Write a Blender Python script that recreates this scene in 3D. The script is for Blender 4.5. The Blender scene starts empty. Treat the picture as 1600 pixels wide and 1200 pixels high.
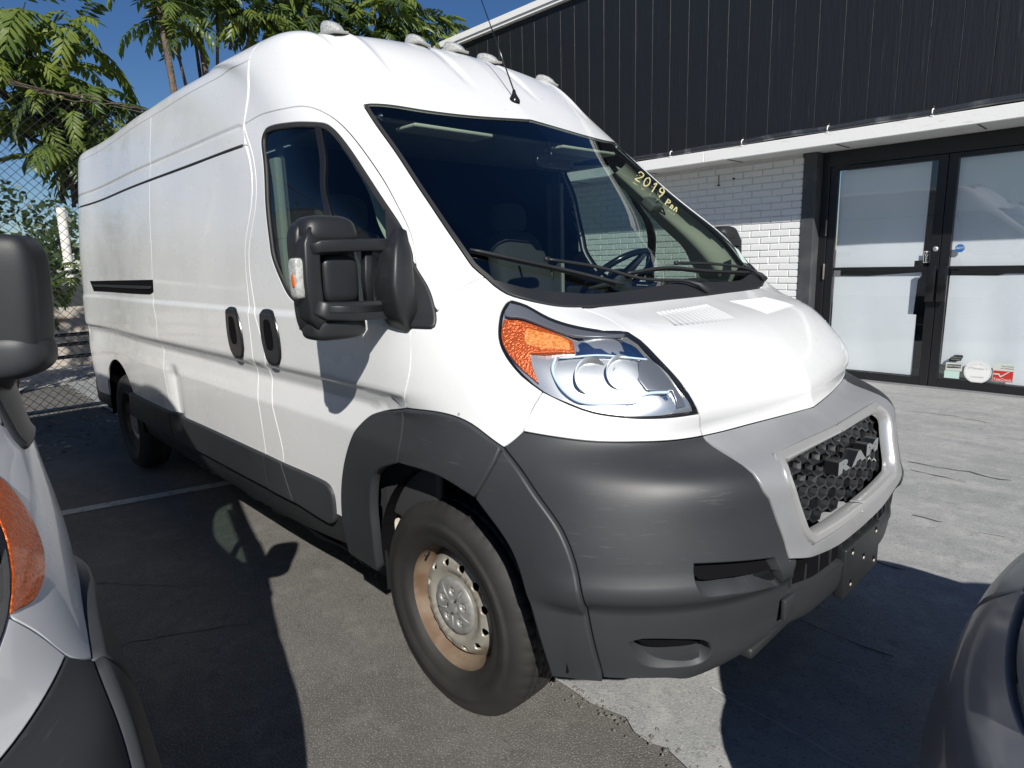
import bpy, bmesh, math, random, json
import numpy as np
from mathutils import Vector, Matrix, geometry

scene = bpy.context.scene
COL = scene.collection
rnd = random.Random(7)

# ------------------------------------------------------------------ camera
CAM = (1.5644, -2.1302, 1.5037); YAW, PITCH, ROLL, FPX = 2.37883, -0.19353, -0.03087, 994.10
def cam_axes():
    cy, sy, cp, sp = math.cos(YAW), math.sin(YAW), math.cos(PITCH), math.sin(PITCH)
    F = Vector((cy*cp, sy*cp, sp)); Rt = Vector((sy, -cy, 0)); U = Rt.cross(F)
    c, s = math.cos(ROLL), math.sin(ROLL)
    return c*Rt + s*U, -s*Rt + c*U, F
_r, _u, _f = cam_axes()
camd = bpy.data.cameras.new('camera'); camo = bpy.data.objects.new('camera', camd); COL.objects.link(camo)
camo.matrix_world = Matrix(((_r.x, _u.x, -_f.x, CAM[0]), (_r.y, _u.y, -_f.y, CAM[1]), (_r.z, _u.z, -_f.z, CAM[2]), (0, 0, 0, 1)))
camd.sensor_width = 36; camd.lens = 36*FPX/1600; camd.clip_start = .05; camd.clip_end = 3000
scene.camera = camo

# ------------------------------------------------------------------ sky and sun
SUN_TRAVEL = Vector((-1.5, 1.0, -1.3)).normalized()
to_sun = -SUN_TRAVEL
world = bpy.data.worlds.new('World'); scene.world = world; world.use_nodes = True
wn = world.node_tree.nodes; wl = world.node_tree.links
sky = wn.new('ShaderNodeTexSky'); sky.sky_type = 'NISHITA'; sky.sun_disc = False
sky.sun_elevation = math.asin(to_sun.z); sky.sun_rotation = math.atan2(to_sun.x, to_sun.y)
sky.altitude = 50; sky.air_density = 1.0; sky.dust_density = 0.; sky.ozone_density = 5.
hsv = wn.new('ShaderNodeHueSaturation'); hsv.inputs['Saturation'].default_value = 1.16; hsv.inputs['Hue'].default_value = .507
wl.new(sky.outputs[0], hsv.inputs['Color']); wl.new(hsv.outputs[0], wn['Background'].inputs[0]); wn['Background'].inputs[1].default_value = .055
sund = bpy.data.lights.new('sun', 'SUN'); suno = bpy.data.objects.new('sun', sund); COL.objects.link(suno)
sund.energy = 5.0; sund.angle = math.radians(.53); sund.color = (1.0, .965, .905)
suno.rotation_mode = 'QUATERNION'; suno.rotation_quaternion = SUN_TRAVEL.to_track_quat('-Z', 'Y')
suno.location = (8, -5, 9)
vs = scene.view_settings; vs.view_transform = 'Standard'; vs.look = 'None'; vs.gamma = 1; vs.use_curve_mapping = False
vs.exposure = .27
scene.render.film_transparent = False

# ------------------------------------------------------------------ materials
MATS = {}
def mat(name, color, rough=.5, metal=0., spec=.5, coat=0., noise=None, bump=None, coatrough=.05):
    if name in MATS: return MATS[name]
    m = bpy.data.materials.new(name); m.use_nodes = True; nt = m.node_tree; b = nt.nodes['Principled BSDF']
    b.inputs['Base Color'].default_value = (*color, 1); b.inputs['Roughness'].default_value = rough
    b.inputs['Metallic'].default_value = metal; b.inputs['Specular IOR Level'].default_value = spec
    b.inputs['Coat Weight'].default_value = coat; b.inputs['Coat Roughness'].default_value = coatrough
    tc = nt.nodes.new('ShaderNodeTexCoord')
    if noise:   # (scale, detail, colour2, lo, hi, stretch)
        sc_, det, c2, lo, hi, st = noise
        mp = nt.nodes.new('ShaderNodeMapping'); mp.inputs['Scale'].default_value = st
        n = nt.nodes.new('ShaderNodeTexNoise'); n.inputs['Scale'].default_value = sc_; n.inputs['Detail'].default_value = det
        r = nt.nodes.new('ShaderNodeMapRange'); r.inputs[1].default_value = lo; r.inputs[2].default_value = hi
        mx = nt.nodes.new('ShaderNodeMix'); mx.data_type = 'RGBA'; mx.inputs[6].default_value = (*color, 1); mx.inputs[7].default_value = (*c2, 1)
        nt.links.new(tc.outputs['Object'], mp.inputs[0]); nt.links.new(mp.outputs[0], n.inputs['Vector'])
        nt.links.new(n.outputs['Fac'], r.inputs[0]); nt.links.new(r.outputs[0], mx.inputs[0]); nt.links.new(mx.outputs[2], b.inputs['Base Color'])
    if bump:    # (scale, strength, distance)
        n = nt.nodes.new('ShaderNodeTexNoise'); n.inputs['Scale'].default_value = bump[0]; n.inputs['Detail'].default_value = 6
        bp = nt.nodes.new('ShaderNodeBump'); bp.inputs['Strength'].default_value = bump[1]; bp.inputs['Distance'].default_value = bump[2]
        nt.links.new(tc.outputs['Object'], n.inputs['Vector']); nt.links.new(n.outputs['Fac'], bp.inputs['Height']); nt.links.new(bp.outputs[0], b.inputs['Normal'])
    MATS[name] = m; return m
def nodes_of(m): return m.node_tree.nodes, m.node_tree.links, m.node_tree.nodes['Principled BSDF']
def glassy(name, tint, fac_add=0., rough=0., ior=1.5):
    if name in MATS: return MATS[name]
    m = bpy.data.materials.new(name); m.use_nodes = True; nt = m.node_tree; nt.nodes.clear()
    o = nt.nodes.new('ShaderNodeOutputMaterial'); t = nt.nodes.new('ShaderNodeBsdfTransparent'); t.inputs[0].default_value = (*tint, 1)
    g = nt.nodes.new('ShaderNodeBsdfGlossy'); g.inputs['Roughness'].default_value = rough; g.inputs[0].default_value = (1, 1, 1, 1)
    # Schlick reflectance from |cos| so that both faces of a thin pane behave alike
    ge = nt.nodes.new('ShaderNodeNewGeometry'); dt = nt.nodes.new('ShaderNodeVectorMath'); dt.operation = 'DOT_PRODUCT'; nt.links.new(ge.outputs['Normal'], dt.inputs[0]); nt.links.new(ge.outputs['Incoming'], dt.inputs[1])
    def mth(op, a, b=None):
        q = nt.nodes.new('ShaderNodeMath'); q.operation = op; q.use_clamp = False
        for i, s in enumerate((a, b)):
            if s is None: continue
            if isinstance(s, (int, float)): q.inputs[i].default_value = s
            else: nt.links.new(s, q.inputs[i])
        return q.outputs[0]
    f0 = ((ior-1)/(ior+1))**2
    fr = mth('POWER', mth('SUBTRACT', 1., mth('ABSOLUTE', dt.outputs['Value'])), 5.)
    ad_ = mth('MULTIPLY_ADD', fr, 1-f0); ad_.node.inputs[2].default_value = f0+fac_add; ad_.node.use_clamp = True
    mx = nt.nodes.new('ShaderNodeMixShader')
    nt.links.new(ad_, mx.inputs[0]); nt.links.new(t.outputs[0], mx.inputs[1]); nt.links.new(g.outputs[0], mx.inputs[2]); nt.links.new(mx.outputs[0], o.inputs[0])
    MATS[name] = m; return m

# ------------------------------------------------------------------ mesh helpers
def mesh_obj(name, verts, faces, m, parent=None, smooth=False, normals=None):
    me = bpy.data.meshes.new(name)
    me.from_pydata(verts.tolist() if hasattr(verts, 'tolist') else verts, [], faces)
    if m is not None: me.materials.append(m)
    if smooth or normals is not None: me.polygons.foreach_set('use_smooth', [True]*len(me.polygons))
    me.update()
    if normals is not None: me.normals_split_custom_set_from_vertices([tuple(n) for n in normals])
    o = bpy.data.objects.new(name, me); COL.objects.link(o)
    if parent is not None: o.parent = parent
    return o
def empty(name, loc, label, cat, group=None, rotz=0):
    o = bpy.data.objects.new(name, None); COL.objects.link(o); o.location = loc; o.rotation_euler = (0, 0, rotz)
    o.empty_display_size = .2; o['label'] = label; o['category'] = cat
    if group: o['group'] = group
    return o
def tag(o, label, cat, group=None):
    o['label'] = label; o['category'] = cat
    if group: o['group'] = group
    return o
def box_vf(x0, x1, y0, y1, z0, z1, base=0):
    v = [(x0, y0, z0), (x1, y0, z0), (x1, y1, z0), (x0, y1, z0), (x0, y0, z1), (x1, y0, z1), (x1, y1, z1), (x0, y1, z1)]
    f = [(0, 3, 2, 1), (4, 5, 6, 7), (0, 1, 5, 4), (1, 2, 6, 5), (2, 3, 7, 6), (3, 0, 4, 7)]
    return v, [tuple(i+base for i in q) for q in f]
def box(name, x0, x1, y0, y1, z0, z1, m, parent=None, bevel=0., seg=2):
    bm = bmesh.new(); v, f = box_vf(min(x0, x1), max(x0, x1), min(y0, y1), max(y0, y1), min(z0, z1), max(z0, z1))
    vs_ = [bm.verts.new(p) for p in v]
    for q in f: bm.faces.new([vs_[i] for i in q])
    if bevel > 0: bmesh.ops.bevel(bm, geom=bm.edges[:], offset=bevel, segments=seg, affect='EDGES', profile=.5)
    me = bpy.data.meshes.new(name); bm.to_mesh(me); bm.free(); me.materials.append(m)
    if bevel > 0 and seg > 1: me.polygons.foreach_set('use_smooth', [True]*len(me.polygons)); me.set_sharp_from_angle(angle=math.radians(50))
    o = bpy.data.objects.new(name, me); COL.objects.link(o)
    if parent is not None: o.parent = parent
    return o
def boxes(name, lst, m, parent=None):
    V, F = [], []
    for b in lst:
        v, f = box_vf(*b, base=len(V)); V += v; F += f
    return mesh_obj(name, V, F, m, parent)
def tube_vf(pts, rad, seg=8, base=0, caps=True):
    pts = [Vector(p) for p in pts]; n = len(pts); V, F = [], []
    rad = rad if hasattr(rad, '__len__') else [rad]*n
    up = Vector((0, 0, 1)); prev = None
    for i, p in enumerate(pts):
        t = (pts[min(i+1, n-1)]-pts[max(i-1, 0)]).normalized()
        if prev is None: a = t.cross(up if abs(t.z) < .9 else Vector((1, 0, 0))).normalized()
        else: a = (prev - t*prev.dot(t)).normalized()
        prev = a; b = t.cross(a)
        for k in range(seg):
            an = 2*math.pi*k/seg; V.append(tuple(p+(a*math.cos(an)+b*math.sin(an))*rad[i]))
    for i in range(n-1):
        for k in range(seg):
            k2 = (k+1) % seg; F.append((base+i*seg+k, base+i*seg+k2, base+(i+1)*seg+k2, base+(i+1)*seg+k))
    if caps: F.append(tuple(base+k for k in range(seg))[::-1]); F.append(tuple(base+(n-1)*seg+k for k in range(seg)))
    return V, F
def tube(name, pts, rad, m, parent=None, seg=8):
    V, F = tube_vf(pts, rad, seg); return mesh_obj(name, V, F, m, parent, smooth=True)
def tubes(name, lst, m, parent=None, seg=5):
    V, F = [], []
    for pts, rad in lst:
        v, f = tube_vf(pts, rad, seg, len(V)); V += v; F += f
    return mesh_obj(name, V, F, m, parent, smooth=True)
def lathe(name, prof, m, parent=None, seg=64, radmod=None, axis='y', loc=(0, 0, 0)):
    # prof: list of (r, h); axis y (outward +y)
    V, F = [], []
    for i in range(seg):
        a = 2*math.pi*i/seg
        for j, (r, h) in enumerate(prof):
            rr = r if radmod is None else radmod(i, j, r)
            if axis == 'y': V.append((rr*math.cos(a)+loc[0], h+loc[1], rr*math.sin(a)+loc[2]))
            elif axis == 'x': V.append((h+loc[0], rr*math.cos(a)+loc[1], rr*math.sin(a)+loc[2]))
            else: V.append((rr*math.cos(a)+loc[0], rr*math.sin(a)+loc[1], h+loc[2]))
    n = len(prof)
    for i in range(seg):
        i2 = (i+1) % seg
        for j in range(n-1): F.append((i*n+j, i*n+j+1, i2*n+j+1, i2*n+j))
    o = mesh_obj(name, V, F, m, parent, smooth=True)
    return o
def text_vf(s, size, extrude=0., bold=0.):
    cu = bpy.data.curves.new('t', 'FONT'); cu.body = s; cu.size = size; cu.extrude = extrude; cu.align_x = 'CENTER'; cu.align_y = 'CENTER'; cu.offset = bold
    cu.resolution_u = 3
    ob = bpy.data.objects.new('t', cu); COL.objects.link(ob)
    dg = bpy.context.evaluated_depsgraph_get(); me = ob.evaluated_get(dg).to_mesh()
    V = [tuple(v.co) for v in me.vertices]; F = [tuple(p.vertices) for p in me.polygons]
    ob.evaluated_get(dg).to_mesh_clear(); bpy.data.objects.remove(ob); bpy.data.curves.remove(cu)
    return V, F
def copy_tree(o, parent=None):
    c = o.copy(); COL.objects.link(c); c.parent = parent
    for ch in KIDS.get(o.name, []): copy_tree(ch, c)
    return c
KIDS = {}

# ------------------------------------------------------------------ patches cut out of a smooth surface
def catmull(pts, step, closed):
    pts = np.array(pts, float); n = len(pts); out = []
    if closed: idx = lambda i: pts[i % n]; rng = n
    else:
        ext = np.vstack([2*pts[0]-pts[1], pts, 2*pts[-1]-pts[-2]]); idx = lambda i: ext[i+1]; rng = n-1
    for i in range(rng):
        p0, p1, p2, p3 = idx(i-1), idx(i), idx(i+1), idx(i+2)
        k = max(1, int(np.linalg.norm(p2-p1)/step))
        t = np.arange(k)[:, None]/k
        # tangents limited by the chord length so that uneven spacing does not overshoot
        d = np.linalg.norm(p2-p1); m1 = (p2-p0); m2 = (p3-p1)
        m1 = m1/(np.linalg.norm(m1)+1e-9)*min(d, np.linalg.norm(m1)*.5*1.3); m2 = m2/(np.linalg.norm(m2)+1e-9)*min(d, np.linalg.norm(m2)*.5*1.3)
        out.append((2*t**3-3*t**2+1)*p1+(t**3-2*t**2+t)*m1+(-2*t**3+3*t**2)*p2+(t**3-t**2)*m2)
    return np.vstack(out)
def smooth_loop(pl, step=.02):
    cor = [i for i, p in enumerate(pl) if len(p) > 2 and p[2]]; P2 = [p[:2] for p in pl]; n = len(pl)
    if not cor: return catmull(P2, step, True)
    out = []
    for a, b in zip(cor, cor[1:]+[cor[0]+n]):
        seg = [P2[i % n] for i in range(a, b+1)]
        out.append(catmull(seg, step, False))
    return np.vstack(out)
def inpoly(pts, poly):
    x, y = pts[:, 0], pts[:, 1]; r = np.zeros(len(pts), bool); j = len(poly)-1
    for i in range(len(poly)):
        xi, yi = poly[i]; xj, yj = poly[j]
        if yi != yj:
            c = ((yi > y) != (yj > y)) & (x < (xj-xi)*(y-yi)/(yj-yi)+xi); r ^= c
        j = i
    return r
def area2(p): return .5*np.sum(p[:, 0]*np.roll(p[:, 1], -1)-np.roll(p[:, 0], -1)*p[:, 1])
class Surf:
    def __init__(s, fn, flip=False): s.fn = fn; s.flip = -1. if flip else 1.
    def frame(s, q):
        e = 2e-3; u, v = q[:, 0], q[:, 1]
        du = (s.fn(u+e, v)-s.fn(u-e, v))/(2*e); dv = (s.fn(u, v+e)-s.fn(u, v-e))/(2*e)
        n = np.cross(du, dv); n = n/(np.linalg.norm(n, axis=1)[:, None]+1e-12)*s.flip
        return s.fn(u, v), n, du, dv
def inset(S, L, w, sign):
    """move loop L (uv) by w metres to the left of its direction on the surface; sign=+1 inward for ccw"""
    P, N, du, dv = S.frame(L)
    t = np.roll(P, -1, 0)-np.roll(P, 1, 0)
    # at corners a mitre
    a = P-np.roll(P, 1, 0); b = np.roll(P, -1, 0)-P
    a /= np.linalg.norm(a, axis=1)[:, None]+1e-9; b /= np.linalg.norm(b, axis=1)[:, None]+1e-9
    t = a+b; t /= np.linalg.norm(t, axis=1)[:, None]+1e-9
    co = np.clip(np.sum(t*a, axis=1), .5, 1)
    d = np.cross(N, t)*(w*sign/co*S.flip)[:, None]
    A11 = (du*du).sum(1); A12 = (du*dv).sum(1); A22 = (dv*dv).sum(1); b1 = (d*du).sum(1); b2 = (d*dv).sum(1)
    det = A11*A22-A12**2+1e-12
    return L+np.stack([(b1*A22-b2*A12)/det, (A11*b2-A12*b1)/det], 1)
def patch(S, name, outline, m, parent=None, holes=(), off=0., gap=.0018, bev=.0022, depth=.014, hu=.03, hv=.03, step=.02, mirror=0, hole_depth=None, center=False, noskirt=False, raw=False, offfn=None, inward=False, geo=False):
    """one panel cut from surface S. mirror: 0 as is, 1 mirrored in y. center: merge with its mirror image across y=0."""
    L = outline if raw else smooth_loop(outline, step)
    if area2(L) < 0: L = L[::-1]
    HL = []
    for h in holes:
        hh = h if raw else smooth_loop(h, step*.7)
        if area2(hh) > 0: hh = hh[::-1]
        HL.append(hh)
    loops = [L]+HL; seam = [np.abs(l[:, 0]) < 1e-6 if center else np.zeros(len(l), bool) for l in loops]
    def ins(l, w, sm):
        q = inset(S, l, w, 1.); q[sm, 0] = 0.
        if sm.any():
            pass
        return q
    g = [ins(l, gap, sm) for l, sm in zip(loops, seam)] if gap else loops
    i_ = [ins(l, gap+bev, sm) for l, sm in zip(loops, seam)]
    # triangulate inside the inset loops
    o0 = i_[0]; mn, mx = o0.min(0), o0.max(0)
    gx = np.arange(mn[0]+hu*.5, mx[0], hu); gy = np.arange(mn[1]+hv*.5, mx[1], hv)
    gp = np.stack(np.meshgrid(gx, gy), -1).reshape(-1, 2)
    if len(gp):
        k = inpoly(gp, o0)
        for h in i_[1:]: k &= ~inpoly(gp, h)
        gp = gp[k]
    bp_ = np.vstack(i_)
    if len(gp):
        lim = (min(hu, hv)*.35)
        keep = np.ones(len(gp), bool)
        for c0 in range(0, len(gp), 4000):
            d = gp[c0:c0+4000, None, :]-bp_[None]; keep[c0:c0+4000] = (np.abs(d).max(2).min(1) > lim)
        gp = gp[keep]
    edges = []; base = 0
    for l in i_:
        n = len(l); edges += [(base+k, base+(k+1) % n) for k in range(n)]; base += n
    allp = np.vstack([bp_, gp]) if len(gp) else bp_
    r = geometry.delaunay_2d_cdt([Vector(p) for p in allp], edges, [], 0, 1e-7)
    V2 = np.array([tuple(v) for v in r[0]]); F = np.array([f for f in r[2] if len(f) == 3])
    cen = V2[F].mean(1); k = inpoly(cen, i_[0])
    for h in i_[1:]: k &= ~inpoly(cen, h)
    F = F[k]
    ar = (V2[F[:, 1], 0]-V2[F[:, 0], 0])*(V2[F[:, 2], 1]-V2[F[:, 0], 1])-(V2[F[:, 2], 0]-V2[F[:, 0], 0])*(V2[F[:, 1], 1]-V2[F[:, 0], 1])
    F = F[np.abs(ar) > 1e-10]; ar = ar[np.abs(ar) > 1e-10]
    want = S.flip > 0
    F = np.where(((ar > 0) == want)[:, None], F, F[:, ::-1])
    P, N, _, _ = S.frame(V2)
    if center: sm = np.abs(V2[:, 0]) < 1e-6; N[sm, 1] = 0; P[sm, 1] = 0; N /= np.linalg.norm(N, axis=1)[:, None]
    offs = np.full(len(P), off) if offfn is None else offfn(V2, P)
    P = P+N*offs[:, None]
    VV = [P]; NN = [N]; FF = [tuple(int(a) for a in f) for f in F]; cnt = len(P)
    if not noskirt:
        for li, (lg, l1, sm) in enumerate(zip(g, i_, seam)):
            dp = depth if li == 0 or hole_depth is None else hole_depth
            n = len(l1); Pg_, Ng_, _, _ = S.frame(lg); P1, N1, _, _ = S.frame(l1)
            if center:
                for A in (Pg_, P1): A[sm, 1] = 0
                for A in (Ng_, N1): A[sm, 1] = 0; A /= np.linalg.norm(A, axis=1)[:, None]
            t = np.roll(Pg_, -1, 0)-np.roll(Pg_, 1, 0); t /= np.linalg.norm(t, axis=1)[:, None]+1e-9
            outw = -np.cross(Ng_, t)*S.flip
            of = off if offfn is None else offfn(l1, P1)[:, None]
            a = P1+N1*of; b = Pg_+Ng_*(of-bev*.8); c = Pg_+Ng_*(of-dp)
            nb = outw*.8+Ng_*.6; nb /= np.linalg.norm(nb, axis=1)[:, None]
            VV += [a, b, b, c]; NN += [N1, nb, nb, outw]
            A0 = cnt; B0 = cnt+n; B1 = cnt+2*n; C0 = cnt+3*n; cnt += 4*n
            for q in range(n):
                q2 = (q+1) % n
                if sm[q] and sm[q2]: continue
                for f in ((A0+q, B0+q, B0+q2, A0+q2), (B1+q, C0+q, C0+q2, B1+q2)):
                    FF.append(f if want else f[::-1])
    P = np.vstack(VV); N = np.vstack(NN)
    if center:
        n = len(P); P2 = P*np.array([1, -1, 1]); N2 = N*np.array([1, -1, 1])
        FF = FF+[tuple(n+i for i in f[::-1]) for f in FF]; P = np.vstack([P, P2]); N = np.vstack([N, N2])
    elif mirror:
        P = P*np.array([1, -1, 1]); N = N*np.array([1, -1, 1]); FF = [f[::-1] for f in FF]
    if inward: N = -N; FF = [f[::-1] for f in FF]
    if geo: return mesh_obj(name, P, FF, m, parent, smooth=True)
    return mesh_obj(name, P, FF, m, parent, normals=N)

# ------------------------------------------------------------------ material library
def M_paint(name, col, dirt):
    m = mat(name, col, .22, coat=.6, noise=(1.1, 6, tuple(c*dirt for c in col), .5, .85, (1, 1, .45)))
    n, l, b = nodes_of(m)
    tc = n.new('ShaderNodeTexCoord'); v = n.new('ShaderNodeTexNoise'); v.inputs['Scale'].default_value = 2.2; v.inputs['Detail'].default_value = 2
    bp = n.new('ShaderNodeBump'); bp.inputs['Strength'].default_value = .05; bp.inputs['Distance'].default_value = .02
    l.new(tc.outputs['Object'], v.inputs['Vector']); l.new(v.outputs['Fac'], bp.inputs['Height']); l.new(bp.outputs[0], b.inputs['Coat Normal'])
    # roughness breakup and small specks
    s = n.new('ShaderNodeTexNoise'); s.inputs['Scale'].default_value = 3; s.inputs['Detail'].default_value = 4
    r = n.new('ShaderNodeMapRange'); r.inputs[1].default_value = .3; r.inputs[2].default_value = .75; r.inputs[3].default_value = .18; r.inputs[4].default_value = .42
    l.new(tc.outputs['Object'], s.inputs['Vector']); l.new(s.outputs['Fac'], r.inputs[0]); l.new(r.outputs[0], b.inputs['Roughness'])
    # sparse chips and grime specks multiplied over the colour
    vo = n.new('ShaderNodeTexVoronoi'); vo.inputs['Scale'].default_value = 11; vo.inputs['Randomness'].default_value = 1.
    ms = n.new('ShaderNodeTexNoise'); ms.inputs['Scale'].default_value = 3.; ms.inputs['Detail'].default_value = 5; l.new(tc.outputs['Object'], ms.inputs['Vector'])
    r2 = n.new('ShaderNodeMapRange'); r2.inputs[1].default_value = .075; r2.inputs[2].default_value = .045; r2.inputs[3].default_value = 0; r2.inputs[4].default_value = .7
    rm = n.new('ShaderNodeMapRange'); rm.inputs[1].default_value = .56; rm.inputs[2].default_value = .66; l.new(ms.outputs['Fac'], rm.inputs[0])
    mm = n.new('ShaderNodeMath'); mm.operation = 'MULTIPLY'; l.new(rm.outputs[0], mm.inputs[1])
    mx = n.new('ShaderNodeMix'); mx.data_type = 'RGBA'; mx.inputs[7].default_value = (.22, .19, .15, 1)
    old = b.inputs['Base Color'].links[0].from_socket
    l.new(tc.outputs['Object'], vo.inputs['Vector']); l.new(vo.outputs['Distance'], r2.inputs[0]); l.new(r2.outputs[0], mm.inputs[0]); l.new(mm.outputs[0], mx.inputs[0]); l.new(old, mx.inputs[6]); l.new(mx.outputs[2], b.inputs['Base Color'])
    return m
white = M_paint('white_paint', (.68, .685, .68), .88)
def M_plastic(name, col, scratch=.5):
    m = mat(name, col, .5, spec=.45, bump=(420, .10, .002))
    n, l, b = nodes_of(m)
    tc = n.new('ShaderNodeTexCoord'); mp = n.new('ShaderNodeMapping'); mp.inputs['Scale'].default_value = (2.2, 2.2, 34); mp.inputs['Rotation'].default_value = (.16, .08, 0)
    a = n.new('ShaderNodeTexNoise'); a.inputs['Scale'].default_value = 5; a.inputs['Detail'].default_value = 9; a.inputs['Roughness'].default_value = .72
    r = n.new('ShaderNodeMapRange'); r.inputs[1].default_value = .58; r.inputs[2].default_value = .74; r.inputs[3].default_value = 0; r.inputs[4].default_value = scratch
    gm = n.new('ShaderNodeTexNoise'); gm.inputs['Scale'].default_value = 3.1; gm.inputs['Detail'].default_value = 3; l.new(tc.outputs['Object'], gm.inputs['Vector']); gr = n.new('ShaderNodeMapRange'); gr.inputs[1].default_value = .50; gr.inputs[2].default_value = .62; l.new(gm.outputs['Fac'], gr.inputs[0]); gq = n.new('ShaderNodeMath'); gq.operation = 'MULTIPLY'; l.new(gr.outputs[0], gq.inputs[1])
    a2 = n.new('ShaderNodeTexNoise'); a2.inputs['Scale'].default_value = 1.6; a2.inputs['Detail'].default_value = 5
    r2 = n.new('ShaderNodeMapRange'); r2.inputs[1].default_value = .35; r2.inputs[2].default_value = .7; r2.inputs[3].default_value = 0; r2.inputs[4].default_value = .6
    mx = n.new('ShaderNodeMix'); mx.data_type = 'RGBA'; mx.inputs[6].default_value = (*col, 1); mx.inputs[7].default_value = (*[c*1.5 for c in col], 1)
    mx2 = n.new('ShaderNodeMix'); mx2.data_type = 'RGBA'; mx2.inputs[7].default_value = (.15, .15, .145, 1)
    l.new(tc.outputs['Object'], mp.inputs[0]); l.new(mp.outputs[0], a.inputs['Vector']); l.new(a.outputs['Fac'], r.inputs[0])
    l.new(tc.outputs['Object'], a2.inputs['Vector']); l.new(a2.outputs['Fac'], r2.inputs[0]); l.new(r2.outputs[0], mx.inputs[0])
    l.new(mx.outputs[2], mx2.inputs[6]); l.new(r.outputs[0], gq.inputs[0]); l.new(gq.outputs[0], mx2.inputs[0]); l.new(mx2.outputs[2], b.inputs['Base Color'])
    r3 = n.new('ShaderNodeMapRange'); r3.inputs[1].default_value = .3; r3.inputs[2].default_value = .7; r3.inputs[3].default_value = .40; r3.inputs[4].default_value = .58
    l.new(a2.outputs['Fac'], r3.inputs[0]); l.new(r3.outputs[0], b.inputs['Roughness'])
    return m
plastic = M_plastic('bumper_plastic', (.025, .0265, .029))
trimblk = M_plastic('trim_plastic', (.015, .016, .0175), .2)
gloss_black = mat('black_gloss', (.012, .012, .013), .18)
rubber = mat('rubber', (.018, .018, .018), .62)
dark = mat('dark_inside', (.006, .006, .007), 1., spec=.05)
silver = mat('silver_paint', (.32, .325, .335), .38, metal=.35, noise=(6, 6, (.275, .28, .285), .45, .75, (1, 1, 1)))
silver_b = mat('silver_trim', (.46, .46, .455), .25, metal=.5)
chrome = mat('chrome', (.80, .79, .78), .12, metal=1.)
chrome_d = mat('chrome_dark', (.25, .27, .30), .15, metal=1.)
lampgrey = mat('lamp_bezel', (.15, .155, .17), .3, metal=.4)
amber = mat('amber_reflector', (.62, .105, .008), .22, metal=.35, coat=.6, bump=(140, .8, .004))
n_, l_, b_ = nodes_of(amber); q_ = n_.new('ShaderNodeTexVoronoi'); q_.inputs['Scale'].default_value = 150; t_ = n_.new('ShaderNodeTexCoord'); l_.new(t_.outputs['Object'], q_.inputs['Vector']); r_ = n_.new('ShaderNodeValToRGB'); r_.color_ramp.elements[0].color = (.60, .13, .012, 1); r_.color_ramp.elements[0].position = .1; r_.color_ramp.elements[1].color = (.46, .075, .006, 1); r_.color_ramp.elements[1].position = .6; l_.new(q_.outputs['Distance'], r_.inputs[0]); l_.new(r_.outputs[0], b_.inputs['Base Color'])
lightbar = mat('light_guide', (.60, .72, .85), .2, coat=1.)
housing_m = mat('faceted_reflector', (.58, .58, .57), .26, metal=.8)
prism_m = mat('amber_prism', (.72, .30, .08), .15, coat=1., noise=(120, 1, (.60, .16, .02), .40, .65, (1, 1, 1)), bump=(160, .8, .003))
clear = glassy('clear_lens', (.93, .95, .97), .02, .02, 1.45)
ws_glass = glassy('windscreen_glass', (.60, .68, .64), .045, .0, 1.55)
side_glass = glassy('side_glass', (.50, .60, .56), .02, .0, 1.52)
cream = mat('cream_trim', (.62, .60, .50), .8)
greycloth = mat('seat_cloth', (.045, .047, .05), .9)
dash_m = mat('dashboard_plastic', (.035, .036, .038), .6)
chalk = mat('yellow_chalk', (.50, .47, .24), .8)
clearwhite = mat('clear_white_lens', (.50, .50, .47), .12, coat=1., noise=(110, 2, (.34, .34, .32), .4, .6, (1, 1, 1)))
rust = mat('rusty_steel', (.105, .062, .034), .75, noise=(11, 8, (.17, .125, .085), .4, .65, (1, 1, 1)))
steel = mat('wheel_paint', (.36, .34, .29), .38, metal=.35, noise=(14, 6, (.22, .15, .09), .52, .8, (1, 1, 1)))
capgrey = mat('hub_cap_plastic', (.25, .25, .24), .42, metal=.2, noise=(30, 5, (.13, .12, .10), .5, .8, (1, 1, 1)))
tyre_m = mat('tyre_rubber', (.014, .0138, .0132), .70, noise=(6, 6, (.028, .026, .023), .4, .75, (1, 1, 1)), bump=(150, .15, .002))
orange_m = mat('orange_marker', (.6, .12, .02), .3)

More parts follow.
